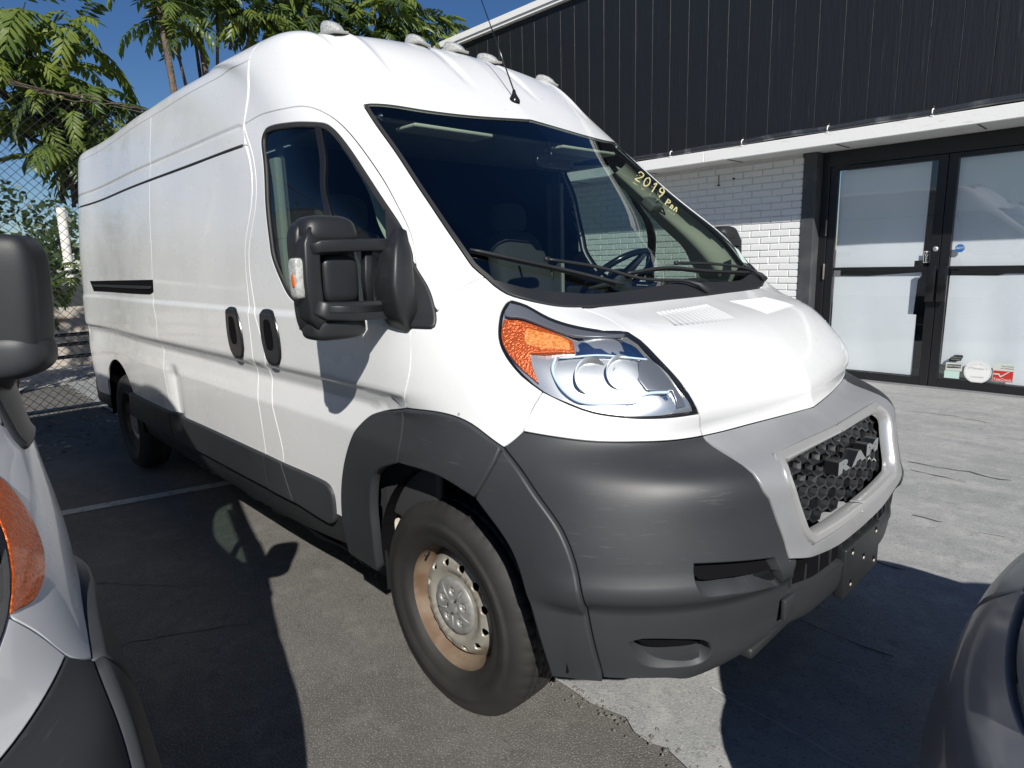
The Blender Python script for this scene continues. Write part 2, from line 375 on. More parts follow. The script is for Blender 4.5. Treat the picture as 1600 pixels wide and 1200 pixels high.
# ------------------------------------------------------------------ the van's body surface
# plan outlines of the body, front centre -> front corner -> side -> rear centre
# each row: z-varying list of (x, y, z) for the first six columns, then half width and z for the side
ROWS=[
 ([(.86,0,.40),(.85,.3,.385),(.80,.56,.355),(.69,.78,.325),(.55,.92,.32),(.38,.965,.32)], .955,.32),
 ([(.925,0,.44),(.91,.3,.43),(.865,.56,.405),(.75,.79,.385),(.58,.945,.38),(.39,1.0,.38)], .985,.38),
 ([(.95,0,.50),(.94,.3,.50),(.895,.55,.49),(.78,.79,.48),(.60,.965,.48),(.39,1.02,.48)], 1.005,.48),
 ([(.95,0,.60),(.945,.3,.60),(.91,.54,.60),(.795,.79,.60),(.61,.965,.60),(.39,1.03,.60)], 1.015,.60),
 ([(.935,0,.72),(.93,.28,.72),(.905,.52,.72),(.79,.775,.72),(.61,.95,.72),(.39,1.025,.72)], 1.02,.72),
 ([(.905,0,.83),(.90,.28,.83),(.88,.54,.83),(.765,.77,.83),(.59,.93,.83),(.37,1.015,.83)], 1.022,.83),
 ([(.865,0,.93),(.855,.28,.93),(.83,.57,.93),(.715,.77,.93),(.55,.91,.93),(.34,1.0,.93)], 1.022,.93),
 ([(.775,0,.997),(.74,.28,.997),(.68,.56,.993),(.61,.745,1.0),(.47,.885,1.01),(.27,.985,1.02)], 1.02,1.03),
 ([(.755,0,1.07),(.735,.28,1.068),(.684,.57,1.065),(.585,.74,1.07),(.42,.875,1.09),(.21,.975,1.12)], 1.017,1.13),
 ([(.675,0,1.19),(.66,.28,1.19),(.61,.59,1.185),(.50,.74,1.19),(.34,.865,1.21),(.13,.96,1.24)], 1.012,1.25),
 ([(.54,0,1.285),(.53,.28,1.285),(.485,.60,1.285),(.385,.745,1.285),(.25,.855,1.30),(.05,.95,1.335)], 1.008,1.345),
 ([(.34,0,1.355),(.33,.28,1.352),(.30,.55,1.352),(.25,.73,1.37),(.14,.845,1.42),(-.03,.94,1.435)], 1.003,1.44),
 ([(.12,0,1.54),(.11,.28,1.54),(.085,.53,1.54),(.055,.73,1.545),(-.005,.865,1.57),(-.16,.935,1.59)], .995,1.60),
 ([(-.18,0,1.81),(-.19,.28,1.81),(-.21,.53,1.80),(-.235,.72,1.79),(-.29,.85,1.79),(-.42,.915,1.79)], .978,1.78),
 ([(-.49,0,2.10),(-.50,.28,2.095),(-.52,.53,2.085),(-.545,.70,2.07),(-.60,.815,2.05),(-.71,.885,2.03)], .952,2.0),
 ([(-.72,0,2.315),(-.725,.27,2.305),(-.74,.50,2.295),(-.77,.68,2.275),(-.83,.80,2.24),(-.93,.872,2.20)], .93,2.17),
 ([(-.95,0,2.475),(-.955,.25,2.468),(-.96,.50,2.45),(-.98,.67,2.435),(-1.03,.795,2.418),(-1.12,.87,2.345)], .912,2.305),
 ([(-1.25,0,2.515),(-1.25,.24,2.508),(-1.26,.47,2.495),(-1.27,.65,2.48),(-1.29,.785,2.47),(-1.35,.868,2.42)], .892,2.405),
 ([(-1.7,0,2.53),(-1.7,.24,2.525),(-1.71,.45,2.515),(-1.72,.60,2.505),(-1.75,.71,2.487),(-1.8,.80,2.465)], .80,2.468),
 ([(-2.3,0,2.54),(-2.3,.1,2.538),(-2.3,.2,2.535),(-2.3,.3,2.53),(-2.31,.38,2.52),(-2.33,.45,2.508)], .48,2.505),
]
UK=np.array([0,.29,.56,.82,1.04,1.28, 2.0,2.6,3.4,4.6,5.75,6.15,6.32,6.8,7.3])
def build():
    G=[]
    for i,(six,w,zs) in enumerate(ROWS):
        six=[np.array(p,float) for p in six]
        x5,y5,z5=six[-1]
        top=max(0,i-12)  # rows above the windscreen start further back
        xs=[-.55,-1.24,-2.0,-3.2,-4.4]
        x6=min(-.45,x5-.30) if i>=13 else -.45
        x7=min(-1.24,x6-.35); x8=min(-2.0,x7-.5); x9=-3.2; x10=-4.4
        f=1.0 if i<17 else (.93 if i==17 else (.85 if i==18 else .5))
        xe=-4.79; 
        if i==18: xe=-4.75
        if i==19: xe=-4.6; x10=-4.2
        wy=w
        w6=w if i<14 else w-.012
        row=six+[np.array((x6,w6,zs+.1*(z5-zs))),np.array((x7,wy,zs)),np.array((x8,wy,zs)),np.array((x9,wy*.998,zs)),np.array((x10,wy*.985,zs)),
             np.array((xe,wy*.962,zs)),np.array((xe-.075,wy*.88,zs)),np.array((xe-.09,wy*.5,zs)),np.array((xe-.09,0,zs))]
        G.append(row)
    G=np.array(G)
    d=np.linalg.norm(np.diff(G[:,[0,2,3,7,9]],axis=0),axis=2).mean(1)
    VK=np.concatenate([[0],np.cumsum(d)])
    return G,VK
def nat(K):
    # natural cubic spline second-derivative operator
    n=len(K); h=np.diff(K); A=np.zeros((n,n)); B=np.zeros((n,n)); A[0,0]=A[-1,-1]=1
    for i in range(1,n-1):
        A[i,i-1]=h[i-1]; A[i,i]=2*(h[i-1]+h[i]); A[i,i+1]=h[i]
        B[i,i-1]=6/h[i-1]; B[i,i]=-6/h[i-1]-6/h[i]; B[i,i+1]=6/h[i]
    return np.linalg.solve(A,B)
def basis(K,D,t):
    t=np.clip(t,K[0],K[-1]); i=np.clip(np.searchsorted(K,t,side='right')-1,0,len(K)-2)
    h=K[i+1]-K[i]; a=(K[i+1]-t)/h; b=(t-K[i])/h
    W=np.zeros((len(t),len(K))); r=np.arange(len(t)); W[r,i]+=a; W[r,i+1]+=b
    W+=((a**3-a)*h*h/6)[:,None]*D[i]+((b**3-b)*h*h/6)[:,None]*D[i+1]
    return W
G,VK=build(); DU=nat(UK); DV=nat(VK)
def base(u,v):
    Wu=basis(UK,DU,u); Wv=basis(VK,DV,v)
    return np.einsum('ni,nj,ijk->nk',Wv,Wu,G)
def sst(a,b,x):
    t=np.clip((x-a)/(b-a),0,1); return t*t*(3-2*t)
def disp(P):
    x,y,z=P.T; d=np.zeros(len(P))
    side=sst(.15,-.15,x)*sst(-4.8,-4.7,x)*sst(.55,.8,y)
    # belt step at 1.32 and the crisp V line at 1.03
    d+=side*.009*np.interp(z,[.955,1.075,1.090,1.302,1.308,1.330,1.336],[0,0,.98,1,.96,.04,0])
    d-=side*.021*np.interp(z,[.915,.925,1.018,1.030,1.042,1.100,1.110],[0,.05,.94,1.,.92,.05,0])
    return d
def S0(u,v):
    return base(u,v)
def frame(u,v,fn):
    e=2e-3
    a=fn(np.minimum(u+e,UK[-1]),v)-fn(np.maximum(u-e,0),v); b=fn(u,np.minimum(v+e,VK[-1]))-fn(u,np.maximum(v-e,0))
    n=np.cross(a,b); n/=np.linalg.norm(n,axis=1)[:,None]+1e-12
    return n
def S1(u,v):
    P=S0(u,v); n=frame(u,v,S0)
    return P+n*disp(P)[:,None]
def SN(u,v,off=0.):
    n=frame(u,v,S1); return S1(u,v)+n*np.reshape(off,(-1,1)) if np.ndim(off) else S1(u,v)+n*off, n

TOPV = VK[-1]
def van_fn(u, v):
    s = np.where(u < 0, -1., 1.); P = S1v(np.abs(u), v); P = P.copy(); P[:, 1] *= s; return P
def disp2(P):
    x, y, z = P.T; d = disp(P)
    front = sst(.42, .55, x)*sst(.30, .48, y)
    d -= front*.020*sst(.635, .60, z)*sst(.30, .42, z+.0*x)            # ledge under the upper slot
    d += front*.010*np.exp(-((z-.66)/.03)**2)*sst(.45, .6, x)
    # long ribs pressed into the roof
    roof = sst(-.60, -.8, x)*sst(2.12, 2.25, z)
    for yc, h in ((.70, -.012), (.60, .010), (.20, -.010)):
        d += roof*h*np.exp(-((y-yc)/.022)**2)
    # strakes along the upper side
    side = sst(-1.32, -1.36, x)*sst(-4.78, -4.70, x)*sst(.6, .8, y)
    d -= side*.006*np.exp(-((z-2.105)/.009)**2)
    # bonnet crease
    hood = sst(.25, .35, x)*sst(1.0, 1.03, z)*sst(.60, .54, y)
    d += hood*.004*sst(1.02, 1.06, z)
    # dented rear edge of the sliding door
    d -= .030*np.exp(-((x+2.47)/.07)**2)*sst(.98, .88, z)*sst(.55, .66, z)*sst(.6, .8, y)
    return d
def S1v(u, v):
    u = np.clip(u, 0, UK[-1]); v = np.clip(v, 0, VK[-1])
    P = S0(u, v); n = frame(u, v, S0); return P+n*disp2(P)[:, None]
VAN = Surf(van_fn)
PN = json.loads('''{"windshield":[[0.0,1.229,1],[0.5819,1.2434,0],[0.6257,1.248,0],[0.8005,1.2483,0],[0.9315,1.2393,0],[0.9825,1.2421,0],[1.0163,1.2661,0],[1.0313,1.2974,0],[1.0538,1.3419,0],[1.0345,1.4793,0],[0.9932,1.6779,0],[0.9682,1.8748,0],[0.9705,2.0596,0],[0.9614,2.167,1],[0.9126,2.1678,0],[0.6048,2.1237,0],[0.3394,2.1128,0],[0.0,2.1385,1]],"hood":[[0.0,1.239,1],[0.5872,1.2386,0],[0.6309,1.2432,1],[0.5842,1.1862,0],[0.5785,1.1013,1],[0.5692,1.0649,0],[0.5711,1.0088,0],[0.5689,0.9408,0],[0.5714,0.8701,0],[0.5656,0.8297,1],[0.5425,0.7495,1],[0.463,0.748,0],[0.3476,0.7478,0],[0.0,0.74,1]],"fender":[[1.3033,1.1245,1],[1.1554,1.2363,0],[1.0313,1.2974,1],[1.0163,1.2661,0],[0.9825,1.2421,0],[0.9315,1.2393,0],[0.8005,1.2483,0],[0.6257,1.248,0],[0.6309,1.2432,1],[0.5842,1.1862,0],[0.5785,1.1013,1],[0.6665,1.119,0],[0.7775,1.1483,0],[0.857,1.1779,0],[0.9199,1.2163,0],[0.9795,1.2206,1],[1.0149,1.1985,0],[1.0639,1.1476,0],[1.1113,1.0576,0],[1.1219,0.9817,0],[1.0997,0.9181,0],[1.0555,0.8789,1],[1.1077,0.8237,0],[1.1604,0.7657,0],[1.2477,0.7135,1],[1.3371,0.7628,0],[1.4497,0.7748,0],[1.6671,0.7627,1],[1.5707,0.8624,0],[1.4882,1.0261,0]],"headlight":[[0.9795,1.2206,1],[1.0149,1.1985,0],[1.0639,1.1476,0],[1.1113,1.0576,0],[1.1219,0.9817,0],[1.0997,0.9181,0],[1.0592,0.8783,0],[0.9933,0.8532,0],[0.9363,0.8372,0],[0.854,0.8309,0],[0.7535,0.8295,0],[0.5656,0.8297,1],[0.5714,0.8701,0],[0.5689,0.9408,0],[0.5711,1.0088,0],[0.5692,1.0649,0],[0.5785,1.1013,0],[0.6665,1.119,0],[0.7775,1.1483,0],[0.857,1.1779,0],[0.9199,1.2163,0]],"lamp_strip":[[1.0555,0.8789,1],[0.9933,0.8532,0],[0.9363,0.8372,0],[0.854,0.8309,0],[0.7535,0.8295,0],[0.5656,0.8297,1],[0.5425,0.7495,1],[0.8039,0.7575,0],[0.9619,0.7572,0],[1.0714,0.7618,0],[1.1604,0.7657,1],[1.1077,0.8237,0]],"bumper":[[1.1604,0.7657,1],[1.0714,0.7618,0],[0.9619,0.7572,0],[0.8039,0.7575,0],[0.5425,0.7495,1],[0.5456,0.6672,0],[0.5508,0.6161,0],[0.5608,0.5662,0],[0.5514,0.5423,0],[0.5478,0.465,0],[0.5308,0.3671,1],[0.47,0.2573,0],[0.4975,0.0988,1],[0.6028,0.0547,0],[0.718,0.0222,0],[0.8337,0.0634,0],[0.9954,0.0754,1],[1.0263,0.1885,0],[1.0749,0.3755,0],[1.1187,0.4919,0],[1.1966,0.5957,0],[1.2477,0.7135,1]],"lower_grille":[[0.0,0.3077,1],[0.1914,0.313,0],[0.3907,0.338,0],[0.5308,0.3671,1],[0.47,0.2573,0],[0.4975,0.0988,1],[0.2901,0.0901,0],[0.0,0.0928,1]],"silver":[[0.0,0.74,1],[0.3476,0.7478,0],[0.463,0.748,0],[0.5425,0.7495,1],[0.5456,0.6672,0],[0.5508,0.6161,0],[0.5608,0.5662,0],[0.5514,0.5423,0],[0.5478,0.465,0],[0.5308,0.3671,1],[0.3907,0.338,0],[0.1914,0.313,0],[0.0,0.3077,1]],"grille":[[0.0,0.6154,1],[0.2122,0.6154,0],[0.4034,0.6167,1],[0.4259,0.5778,0],[0.4259,0.5376,0],[0.413,0.4284,0],[0.38,0.3988,1],[0.2026,0.3908,0],[0.0,0.3887,1]],"flare_door":[[1.6671,0.7627,1],[1.8551,0.7179,0],[1.9418,0.6341,0],[2.0114,0.5154,0],[2.0541,0.3928,0],[2.0792,0.2534,0],[2.0806,0.0939,1],[1.9274,0.0928,1],[1.9075,0.2286,0],[1.8943,0.3734,0],[1.8516,0.4879,0],[1.7195,0.5603,1]],"flare_fender":[[1.6671,0.7627,1],[1.4497,0.7748,0],[1.3371,0.7628,0],[1.2477,0.7135,1],[1.3876,0.5338,1],[1.5312,0.5654,0],[1.7195,0.5603,1]],"flare_front":[[1.2477,0.7135,1],[1.1966,0.5957,0],[1.1187,0.4919,0],[1.0749,0.3755,0],[1.0263,0.1885,0],[0.9954,0.0754,1],[1.16,0.0675,1],[1.1797,0.1539,0],[1.2228,0.3048,0],[1.281,0.4248,0],[1.3876,0.5338,1]],"slot":[[0.8141,0.4104,1],[0.7487,0.4039,0],[0.5904,0.3833,1],[0.5419,0.2917,1],[0.7086,0.3242,0],[0.7953,0.335,0],[0.8148,0.3758,0]],"fog":[[0.938,0.194,0],[0.9138,0.201,0],[0.8518,0.1963,0],[0.7613,0.1765,0],[0.7347,0.1476,0],[0.7477,0.1068,0],[0.8199,0.1087,0],[0.8834,0.1193,0],[0.9144,0.1411,0]],"door":[[2.2952,2.3055,1],[1.931,2.3203,0],[1.4493,2.2799,0],[1.3063,2.241,0],[1.2165,2.1624,0],[1.1695,2.0696,0],[1.1442,1.9282,0],[1.1466,1.7698,0],[1.1924,1.6128,0],[1.2434,1.4748,0],[1.3,1.3648,0],[1.3578,1.2631,0],[1.4882,1.0261,0],[1.5707,0.8624,0],[1.6671,0.7627,1],[1.8551,0.7179,0],[1.9418,0.6341,0],[2.0114,0.5154,0],[2.0541,0.3928,0],[2.0792,0.2534,0],[2.0372,0.2231,1],[2.5248,0.2231,1],[2.4479,0.3724,0],[2.4879,0.598,0],[2.5125,0.7741,0],[2.5055,0.8429,0],[2.5799,1.1072,0],[2.5893,1.4878,0],[2.369,2.1863,0]],"window_hole":[[2.1618,2.1758,0],[1.996,2.2224,0],[1.5821,2.1877,0],[1.3365,2.1345,0],[1.2604,2.0948,0],[1.2256,1.9742,0],[1.2244,1.8104,0],[1.2466,1.6491,0],[1.2681,1.5055,0],[1.3019,1.3852,0],[1.3539,1.2631,0],[1.4022,1.1461,1],[1.6644,1.0969,0],[2.1096,1.0841,0],[2.3012,1.1307,0],[2.3893,1.2693,0],[2.4445,1.4387,0],[2.4219,1.7696,0],[2.2667,2.083,0]],"door_strip":[[2.2952,2.3055,1],[2.369,2.1863,0],[2.5893,1.4878,0],[2.5799,1.1072,0],[2.5055,0.8429,0],[2.5125,0.7741,0],[2.4879,0.598,0],[2.4479,0.3724,0],[2.5248,0.2231,1],[2.5957,0.2232,1],[2.5953,0.35,0],[2.6019,0.533,0],[2.627,0.7532,0],[2.6064,0.7938,0],[2.6222,1.0508,0],[2.6211,1.5112,0],[2.4119,2.1939,0]],"cab":[[0.0,2.8977,1],[0.3587,2.8961,0],[0.7434,2.8922,0],[1.0673,2.8711,0],[1.2336,2.8384,0],[1.4011,2.7814,0],[2.2952,2.3055,1],[1.931,2.3203,0],[1.4493,2.2799,0],[1.3063,2.241,0],[1.2165,2.1624,0],[1.1695,2.0696,0],[1.1442,1.9282,0],[1.1466,1.7698,0],[1.1924,1.6128,0],[1.2434,1.4748,0],[1.3,1.3648,0],[1.3315,1.2629,0],[1.3033,1.1245,1],[1.1554,1.2363,0],[1.0313,1.2974,1],[1.0538,1.3419,0],[1.0345,1.4793,0],[0.9932,1.6779,0],[0.9682,1.8748,0],[0.9705,2.0596,0],[0.9614,2.167,1],[0.9126,2.1678,0],[0.6048,2.1237,0],[0.3394,2.1128,0],[0.0,2.1385,1]],"sliding_door":[[2.4483,2.1629,1],[2.6211,1.5112,0],[2.6222,1.0508,0],[2.6064,0.7938,0],[2.627,0.7532,0],[2.6019,0.533,0],[2.5953,0.35,0],[2.6086,0.2041,1],[4.0186,0.2041,1],[4.0135,0.3491,0],[4.0308,0.4849,0],[4.0537,0.6683,0],[4.072,0.7637,0],[4.0606,0.9058,0],[4.1089,1.1295,0],[4.0673,1.5767,0],[4.0771,2.1631,1],[3.8196,2.163,0],[3.6138,2.1631,0],[3.397,2.1631,0],[3.1639,2.1632,0],[2.9366,2.1632,0],[2.7035,2.1632,0]],"quarter":[[6.0669,0.8989,0],[6.0687,0.2041,1],[5.7051,0.2041,1],[5.6416,0.3623,0],[5.5217,0.4744,0],[5.3708,0.5304,0],[5.2073,0.5304,0],[5.0512,0.4744,0],[4.9237,0.3623,0],[4.8499,0.2041,1],[4.0186,0.2041,1],[4.0135,0.3491,0],[4.0308,0.4849,0],[4.0537,0.6683,0],[4.072,0.7637,0],[4.0606,0.9058,0],[4.1089,1.1295,0],[4.0673,1.5767,0],[4.0771,2.1631,1],[4.4063,2.1631,0],[4.7958,2.1631,0],[5.188,2.1631,0],[5.5682,2.1631,0],[5.8392,2.1631,0],[6.0687,2.1631,1]],"upper_side_front":[[1.4011,2.7814,1],[1.7617,2.6154,0],[2.2952,2.3055,0],[2.4483,2.1629,1],[2.7035,2.1632,0],[2.9366,2.1632,0],[3.1639,2.1632,0],[3.397,2.1631,0],[3.6138,2.1631,0],[3.8196,2.163,0],[4.0771,2.1631,1],[4.0499,2.459,0],[3.8355,2.7907,1],[3.4011,2.7932,0],[3.0722,2.7977,0],[2.7571,2.7975,0],[2.4542,2.7863,0],[2.1623,2.7779,0],[1.7475,2.8174,0]],"upper_side_rear":[[3.8355,2.7907,1],[4.0499,2.459,0],[4.0771,2.1631,1],[4.4063,2.1631,0],[4.7958,2.1631,0],[5.188,2.1631,0],[5.5682,2.1631,0],[5.8392,2.1631,0],[6.0687,2.1631,1],[6.0687,2.4597,0],[6.067,2.7932,1],[5.8385,2.7932,0],[5.5764,2.7933,0],[5.2164,2.7937,0],[4.8228,2.7937,0],[4.3464,2.7922,0]],"roof":[[0.0,2.8977,1],[0.3587,2.8961,0],[0.7434,2.8922,0],[1.0673,2.8711,0],[1.2336,2.8384,0],[1.4011,2.7814,1],[1.7475,2.8174,0],[2.1623,2.7779,0],[2.4542,2.7863,0],[2.7571,2.7975,0],[3.0722,2.7977,0],[3.4011,2.7932,0],[3.8355,2.7907,0],[4.3464,2.7922,0],[4.8228,2.7937,0],[5.2164,2.7937,0],[5.5764,2.7933,0],[5.8385,2.7932,0],[6.067,2.7932,1],[6.1327,3.8509,1],[0.0,3.8509,1]],"pillar_trim":[[0.9976,2.0811,1],[0.9932,1.8436,0],[1.0187,1.6495,0],[1.06,1.4462,0],[1.0626,1.3402,0],[1.0709,1.2977,1],[1.2207,1.1801,0],[1.38,1.1018,1],[1.5998,1.0741,1],[1.6139,1.2461,0],[1.633,1.3931,0],[1.5129,1.58,0],[1.3607,1.7908,0],[1.3389,1.9532,0],[1.3441,2.0637,1]],"window_bar":[[1.3771,2.1215,1],[1.3285,2.1107,1],[1.4925,1.9218,0],[2.0153,1.5683,0],[2.0616,1.0935,1],[2.1016,1.0915,1],[2.0563,1.5728,0],[1.5477,1.929,0]],"cowl":[[0.0,1.229,1],[0.5819,1.2434,0],[0.6257,1.248,0],[0.8005,1.2483,0],[0.9315,1.2393,0],[0.9825,1.2421,0],[1.0163,1.2661,0],[1.0313,1.2974,1],[0.9486,1.298,0],[0.7207,1.3171,0],[0.4737,1.3,0],[0.0,1.3175,1]],"wiperA":[[1.011,1.42,-1],[0.819,1.42,-1],[0.575,1.386,-1],[0.348,1.318,-1]],"armA":[[0.645,1.42,-1],[0.418,1.386,-1],[0.244,1.329,-1],[0.0,1.295,-1],[0.052,1.238,1]],"wiperB":[[0.279,1.363,-1],[0.017,1.374,-1],[0.244,1.352,1],[0.714,1.318,1]],"armB":[[0.052,1.386,1],[0.366,1.374,1],[0.714,1.329,1],[0.801,1.25,1]],"side_lens":[[0.9823,1.2127,1],[1.0383,1.1942,0],[1.1378,1.1141,0],[1.2273,0.9698,0],[1.2239,0.8811,0],[1.1427,0.8569,0],[1.0585,0.8802,1],[1.0997,0.9181,0],[1.1219,0.9817,0],[1.1113,1.0576,0],[1.0639,1.1476,0]],"antenna":[[0.0,2.2697,0]],"arc":[[1.8668,0.8203,0]],"rear_corner":[[6.0747,0.0756,1],[6.073,0.8989,0],[6.0747,2.1663,0],[6.073,2.7932,1],[7.3,2.7932,1],[7.3,0.0755,1]],"sill":[[2.0368,0.1144,1],[2.6087,0.034,0],[4.0182,0.034,0],[4.8352,0.034,1],[4.845,0.2136,1],[4.0186,0.2136,0],[2.6086,0.2136,0],[2.0298,0.2136,1]],"clad_door":[[2.403,0.184,1],[2.4538,0.347,1],[2.1694,0.3489,0],[2.1319,0.3267,0],[2.1255,0.2623,0],[2.1386,0.2019,0],[2.1729,0.1734,0]],"clad_strip":[[2.403,0.184,1],[2.4538,0.347,1],[2.5953,0.35,1],[2.6062,0.1815,1]],"clad_slide":[[2.6062,0.1815,1],[2.5953,0.35,1],[3.2172,0.3492,0],[4.0159,0.3447,1],[4.0439,0.1721,1],[3.2176,0.1754,0]],"clad_rear":[[4.0439,0.1721,1],[4.0159,0.3447,1],[4.9769,0.3335,1],[5.134,0.1424,1]],"hood_vent":[[0.3846,1.1751,0],[0.0868,1.1841,0],[0.1253,1.0881,0],[0.412,1.1002,0]],"amber":[[1.0548,1.1401,1],[0.9821,1.1467,0],[0.891,1.1171,0],[0.8465,1.0811,1],[0.8793,1.0323,1],[0.935,1.0294,0],[1.0357,1.0155,1],[1.0532,0.9599,0],[1.0579,0.9042,1],[1.0909,0.9402,0],[1.1115,1.0111,0],[1.093,1.0843,0]],"handle1":[[2.8361,1.0459,0],[2.8072,1.0641,0],[2.7375,1.0553,0],[2.6943,0.9527,0],[2.6784,0.8393,0],[2.6921,0.8079,0],[2.7546,0.7979,0],[2.8085,0.8213,0],[2.8381,0.9042,0]],"handle2":[[2.5096,1.0443,0],[2.4952,1.0685,0],[2.4351,1.0659,0],[2.3989,0.9821,0],[2.3808,0.8574,0],[2.3938,0.812,0],[2.4342,0.8005,0],[2.4751,0.8167,0],[2.5079,0.9174,0]],"track":[[5.7662,1.2426,1],[4.0877,1.2626,1],[4.0934,1.1482,1],[4.1738,1.1215,0],[5.6944,1.1142,1]],"mirror_sail":[[1.2868,1.6094,1],[1.2681,1.5055,0],[1.3116,1.3649,0],[1.2932,1.2296,0],[1.3081,1.1266,0],[1.3332,1.0666,0],[1.3679,1.0379,0],[1.5943,1.0257,1],[1.5888,1.118,0],[1.511,1.3796,0]]}''')

def uv_pts(lst, off=0.):
    q = np.array([p[:2] for p in lst], float); sg = np.array([p[2] for p in lst], float)
    P, N, _, _ = VAN.frame(q); R = P+N*off; R[:, 1] *= sg; return R

def part_pair(van, name, key, m, label=None, **kw):
    out = []
    for mir in (1, 0):
        o = patch(VAN, name, PN[key], m, van, mirror=mir, **kw); out.append(o)
    return out

def rounded(name, c, s, m, parent, mir=1, p=3.2, n=20, taper=None):
    """superellipsoid body: c centre, s half sizes"""
    V, F = [], []; a = n*2
    def sp(w, e): return math.copysign(abs(w)**(2/e), w)
    for i in range(n+1):
        th = math.pi*i/n-math.pi/2
        for j in range(a):
            ph = 2*math.pi*j/a
            x = sp(math.cos(th), p)*sp(math.cos(ph), p); y = sp(math.cos(th), p)*sp(math.sin(ph), p); z = sp(math.sin(th), p)
            q = [x*s[0], y*s[1], z*s[2]]
            if taper: q = taper(q, x, y, z)
            V.append((c[0]+q[0], (c[1]+q[1])*mir, c[2]+q[2]))
    for i in range(n):
        for j in range(a):
            j2 = (j+1) % a; f = (i*a+j, i*a+j2, (i+1)*a+j2, (i+1)*a+j); F.append(f if mir > 0 else f[::-1])
    return mesh_obj(name, V, F, m, parent, smooth=True)

def make_wheel(parent, x, y, mir):
    w = bpy.data.objects.new('wheel', None); COL.objects.link(w); w.parent = parent; w.location = (x, y*mir, .366)
    if mir < 0: w.rotation_euler = (0, 0, math.pi)
    R = .368
    prof = [(.212, .078), (.222, .092), (.232, .099), (.250, .103), (.262, .1045), (.266, .1075), (.285, .1105), (.300, .1120), (.3015, .1085), (.318, .107), (.334, .101), (.346, .093), (.355, .084), (.3615, .076), (.3665, .066),
            (.3670, .060), (.3675, .045), (.3600, .044), (.3600, .038), (.3675, .037), (.3680, .014), (.3600, .013), (.3600, .007), (.3680, .006), (.3680, -.006), (.3600, -.007), (.3600, -.013), (.368, -.014), (.3675, -.037), (.36, -.038), (.36, -.044), (.3675, -.045), (.3665, -.066), (.355, -.084), (.334, -.101), (.30, -.1115), (.25, -.105), (.212, -.08)]
    def rm(i, j, r):
        if 12 <= j <= 16 and i % 5 == 0: return r-.005*min(1, (j-11)/3)
        if j in (19, 20, 23, 24) and i % 5 == 2: return r-.005
        return r
    lathe('tyre', prof, tyre_m, w, 240, rm)
    lathe('rim', [(.212, .070), (.221, .088), (.2235, .090), (.2205, .086), (.2165, .070), (.210, .060), (.2075, .040), (.198, .030), (.190, .010), (.186, -.02), (.180, -.05)], rust, w, 96)
    def dish(a, b):
        r = np.hypot(a, b); h = np.interp(r, [0, .085, .103, .112, .120, .135, .155, .168, .178, .186, .194], [.050, .050, .050, .052, .058, .0625, .058, .046, .030, .016, .008])
        return np.stack([a, h, b], 1)
    D = Surf(dish, flip=True)
    th = np.linspace(0, 2*math.pi, 97)[:-1]; outer = np.stack([.193*np.cos(th), .193*np.sin(th)], 1)
    holes = []
    for k in range(12):
        a = 2*math.pi*(k+.5)/12; t = np.linspace(0, 2*math.pi, 15)[:-1]
        ca, sa = math.cos(a), math.sin(a); ex = .0125*np.cos(t); ey = .0155*np.sin(t)
        holes.append(np.stack([ca*(.150+ex)-sa*ey, sa*(.150+ex)+ca*ey], 1))
    patch(D, 'wheel_disc', outer, steel, w, holes=holes, gap=0.0005, bev=.0012, depth=.008, hu=.012, hv=.012, raw=True)
    lathe('brake_disc', [(.05, -.005), (.19, -.005), (.19, -.03), (.05, -.03)], dark, w, 32)
    def capf(a, b):
        r = np.hypot(a, b); h = np.interp(r, [0, .02, .026, .03, .08, .095, .102], [.076, .075, .070, .073, .071, .066, .056]); return np.stack([a, h, b], 1)
    C_ = Surf(capf, flip=True); outer = np.stack([.101*np.cos(th), .101*np.sin(th)], 1); holes = []
    for k in range(5):
        a = 2*math.pi*k/5+.3; t = np.linspace(0, 2*math.pi, 17)[:-1]; holes.append(np.stack([.056*math.cos(a)+.0145*np.cos(t), .056*math.sin(a)+.0145*np.sin(t)], 1))
    patch(C_, 'hub_cap', outer, capgrey, w, holes=holes, gap=.0005, bev=.0025, depth=.014, hole_depth=.02, hu=.009, hv=.009, raw=True)
    for k in range(5):
        a = 2*math.pi*k/5+.3
        lathe('lug_nut', [(.0, .068), (.006, .068), (.0095, .064), (.0105, .05), (.0105, .04)], steel, w, 6, loc=(.056*math.cos(a), 0, .056*math.sin(a)))
    for k in range(5):   # raised ribs between the lugs
        a = 2*math.pi*(k+.5)/5+.3; ca, sa = math.cos(a), math.sin(a)
        V, F = tube_vf([(.030*ca, .0725, .030*sa), (.060*ca, .0735, .060*sa), (.088*ca, .069, .088*sa)], [.004, .003, .002], 6); mesh_obj('rib', V, F, capgrey, w, smooth=True)
    V, F = tube_vf([(.205*math.cos(.9), .06, .205*math.sin(.9)), (.192*math.cos(.9), .085, .192*math.sin(.9))], .004, 7); mesh_obj('valve', V, F, rubber, w, smooth=True)
    return w

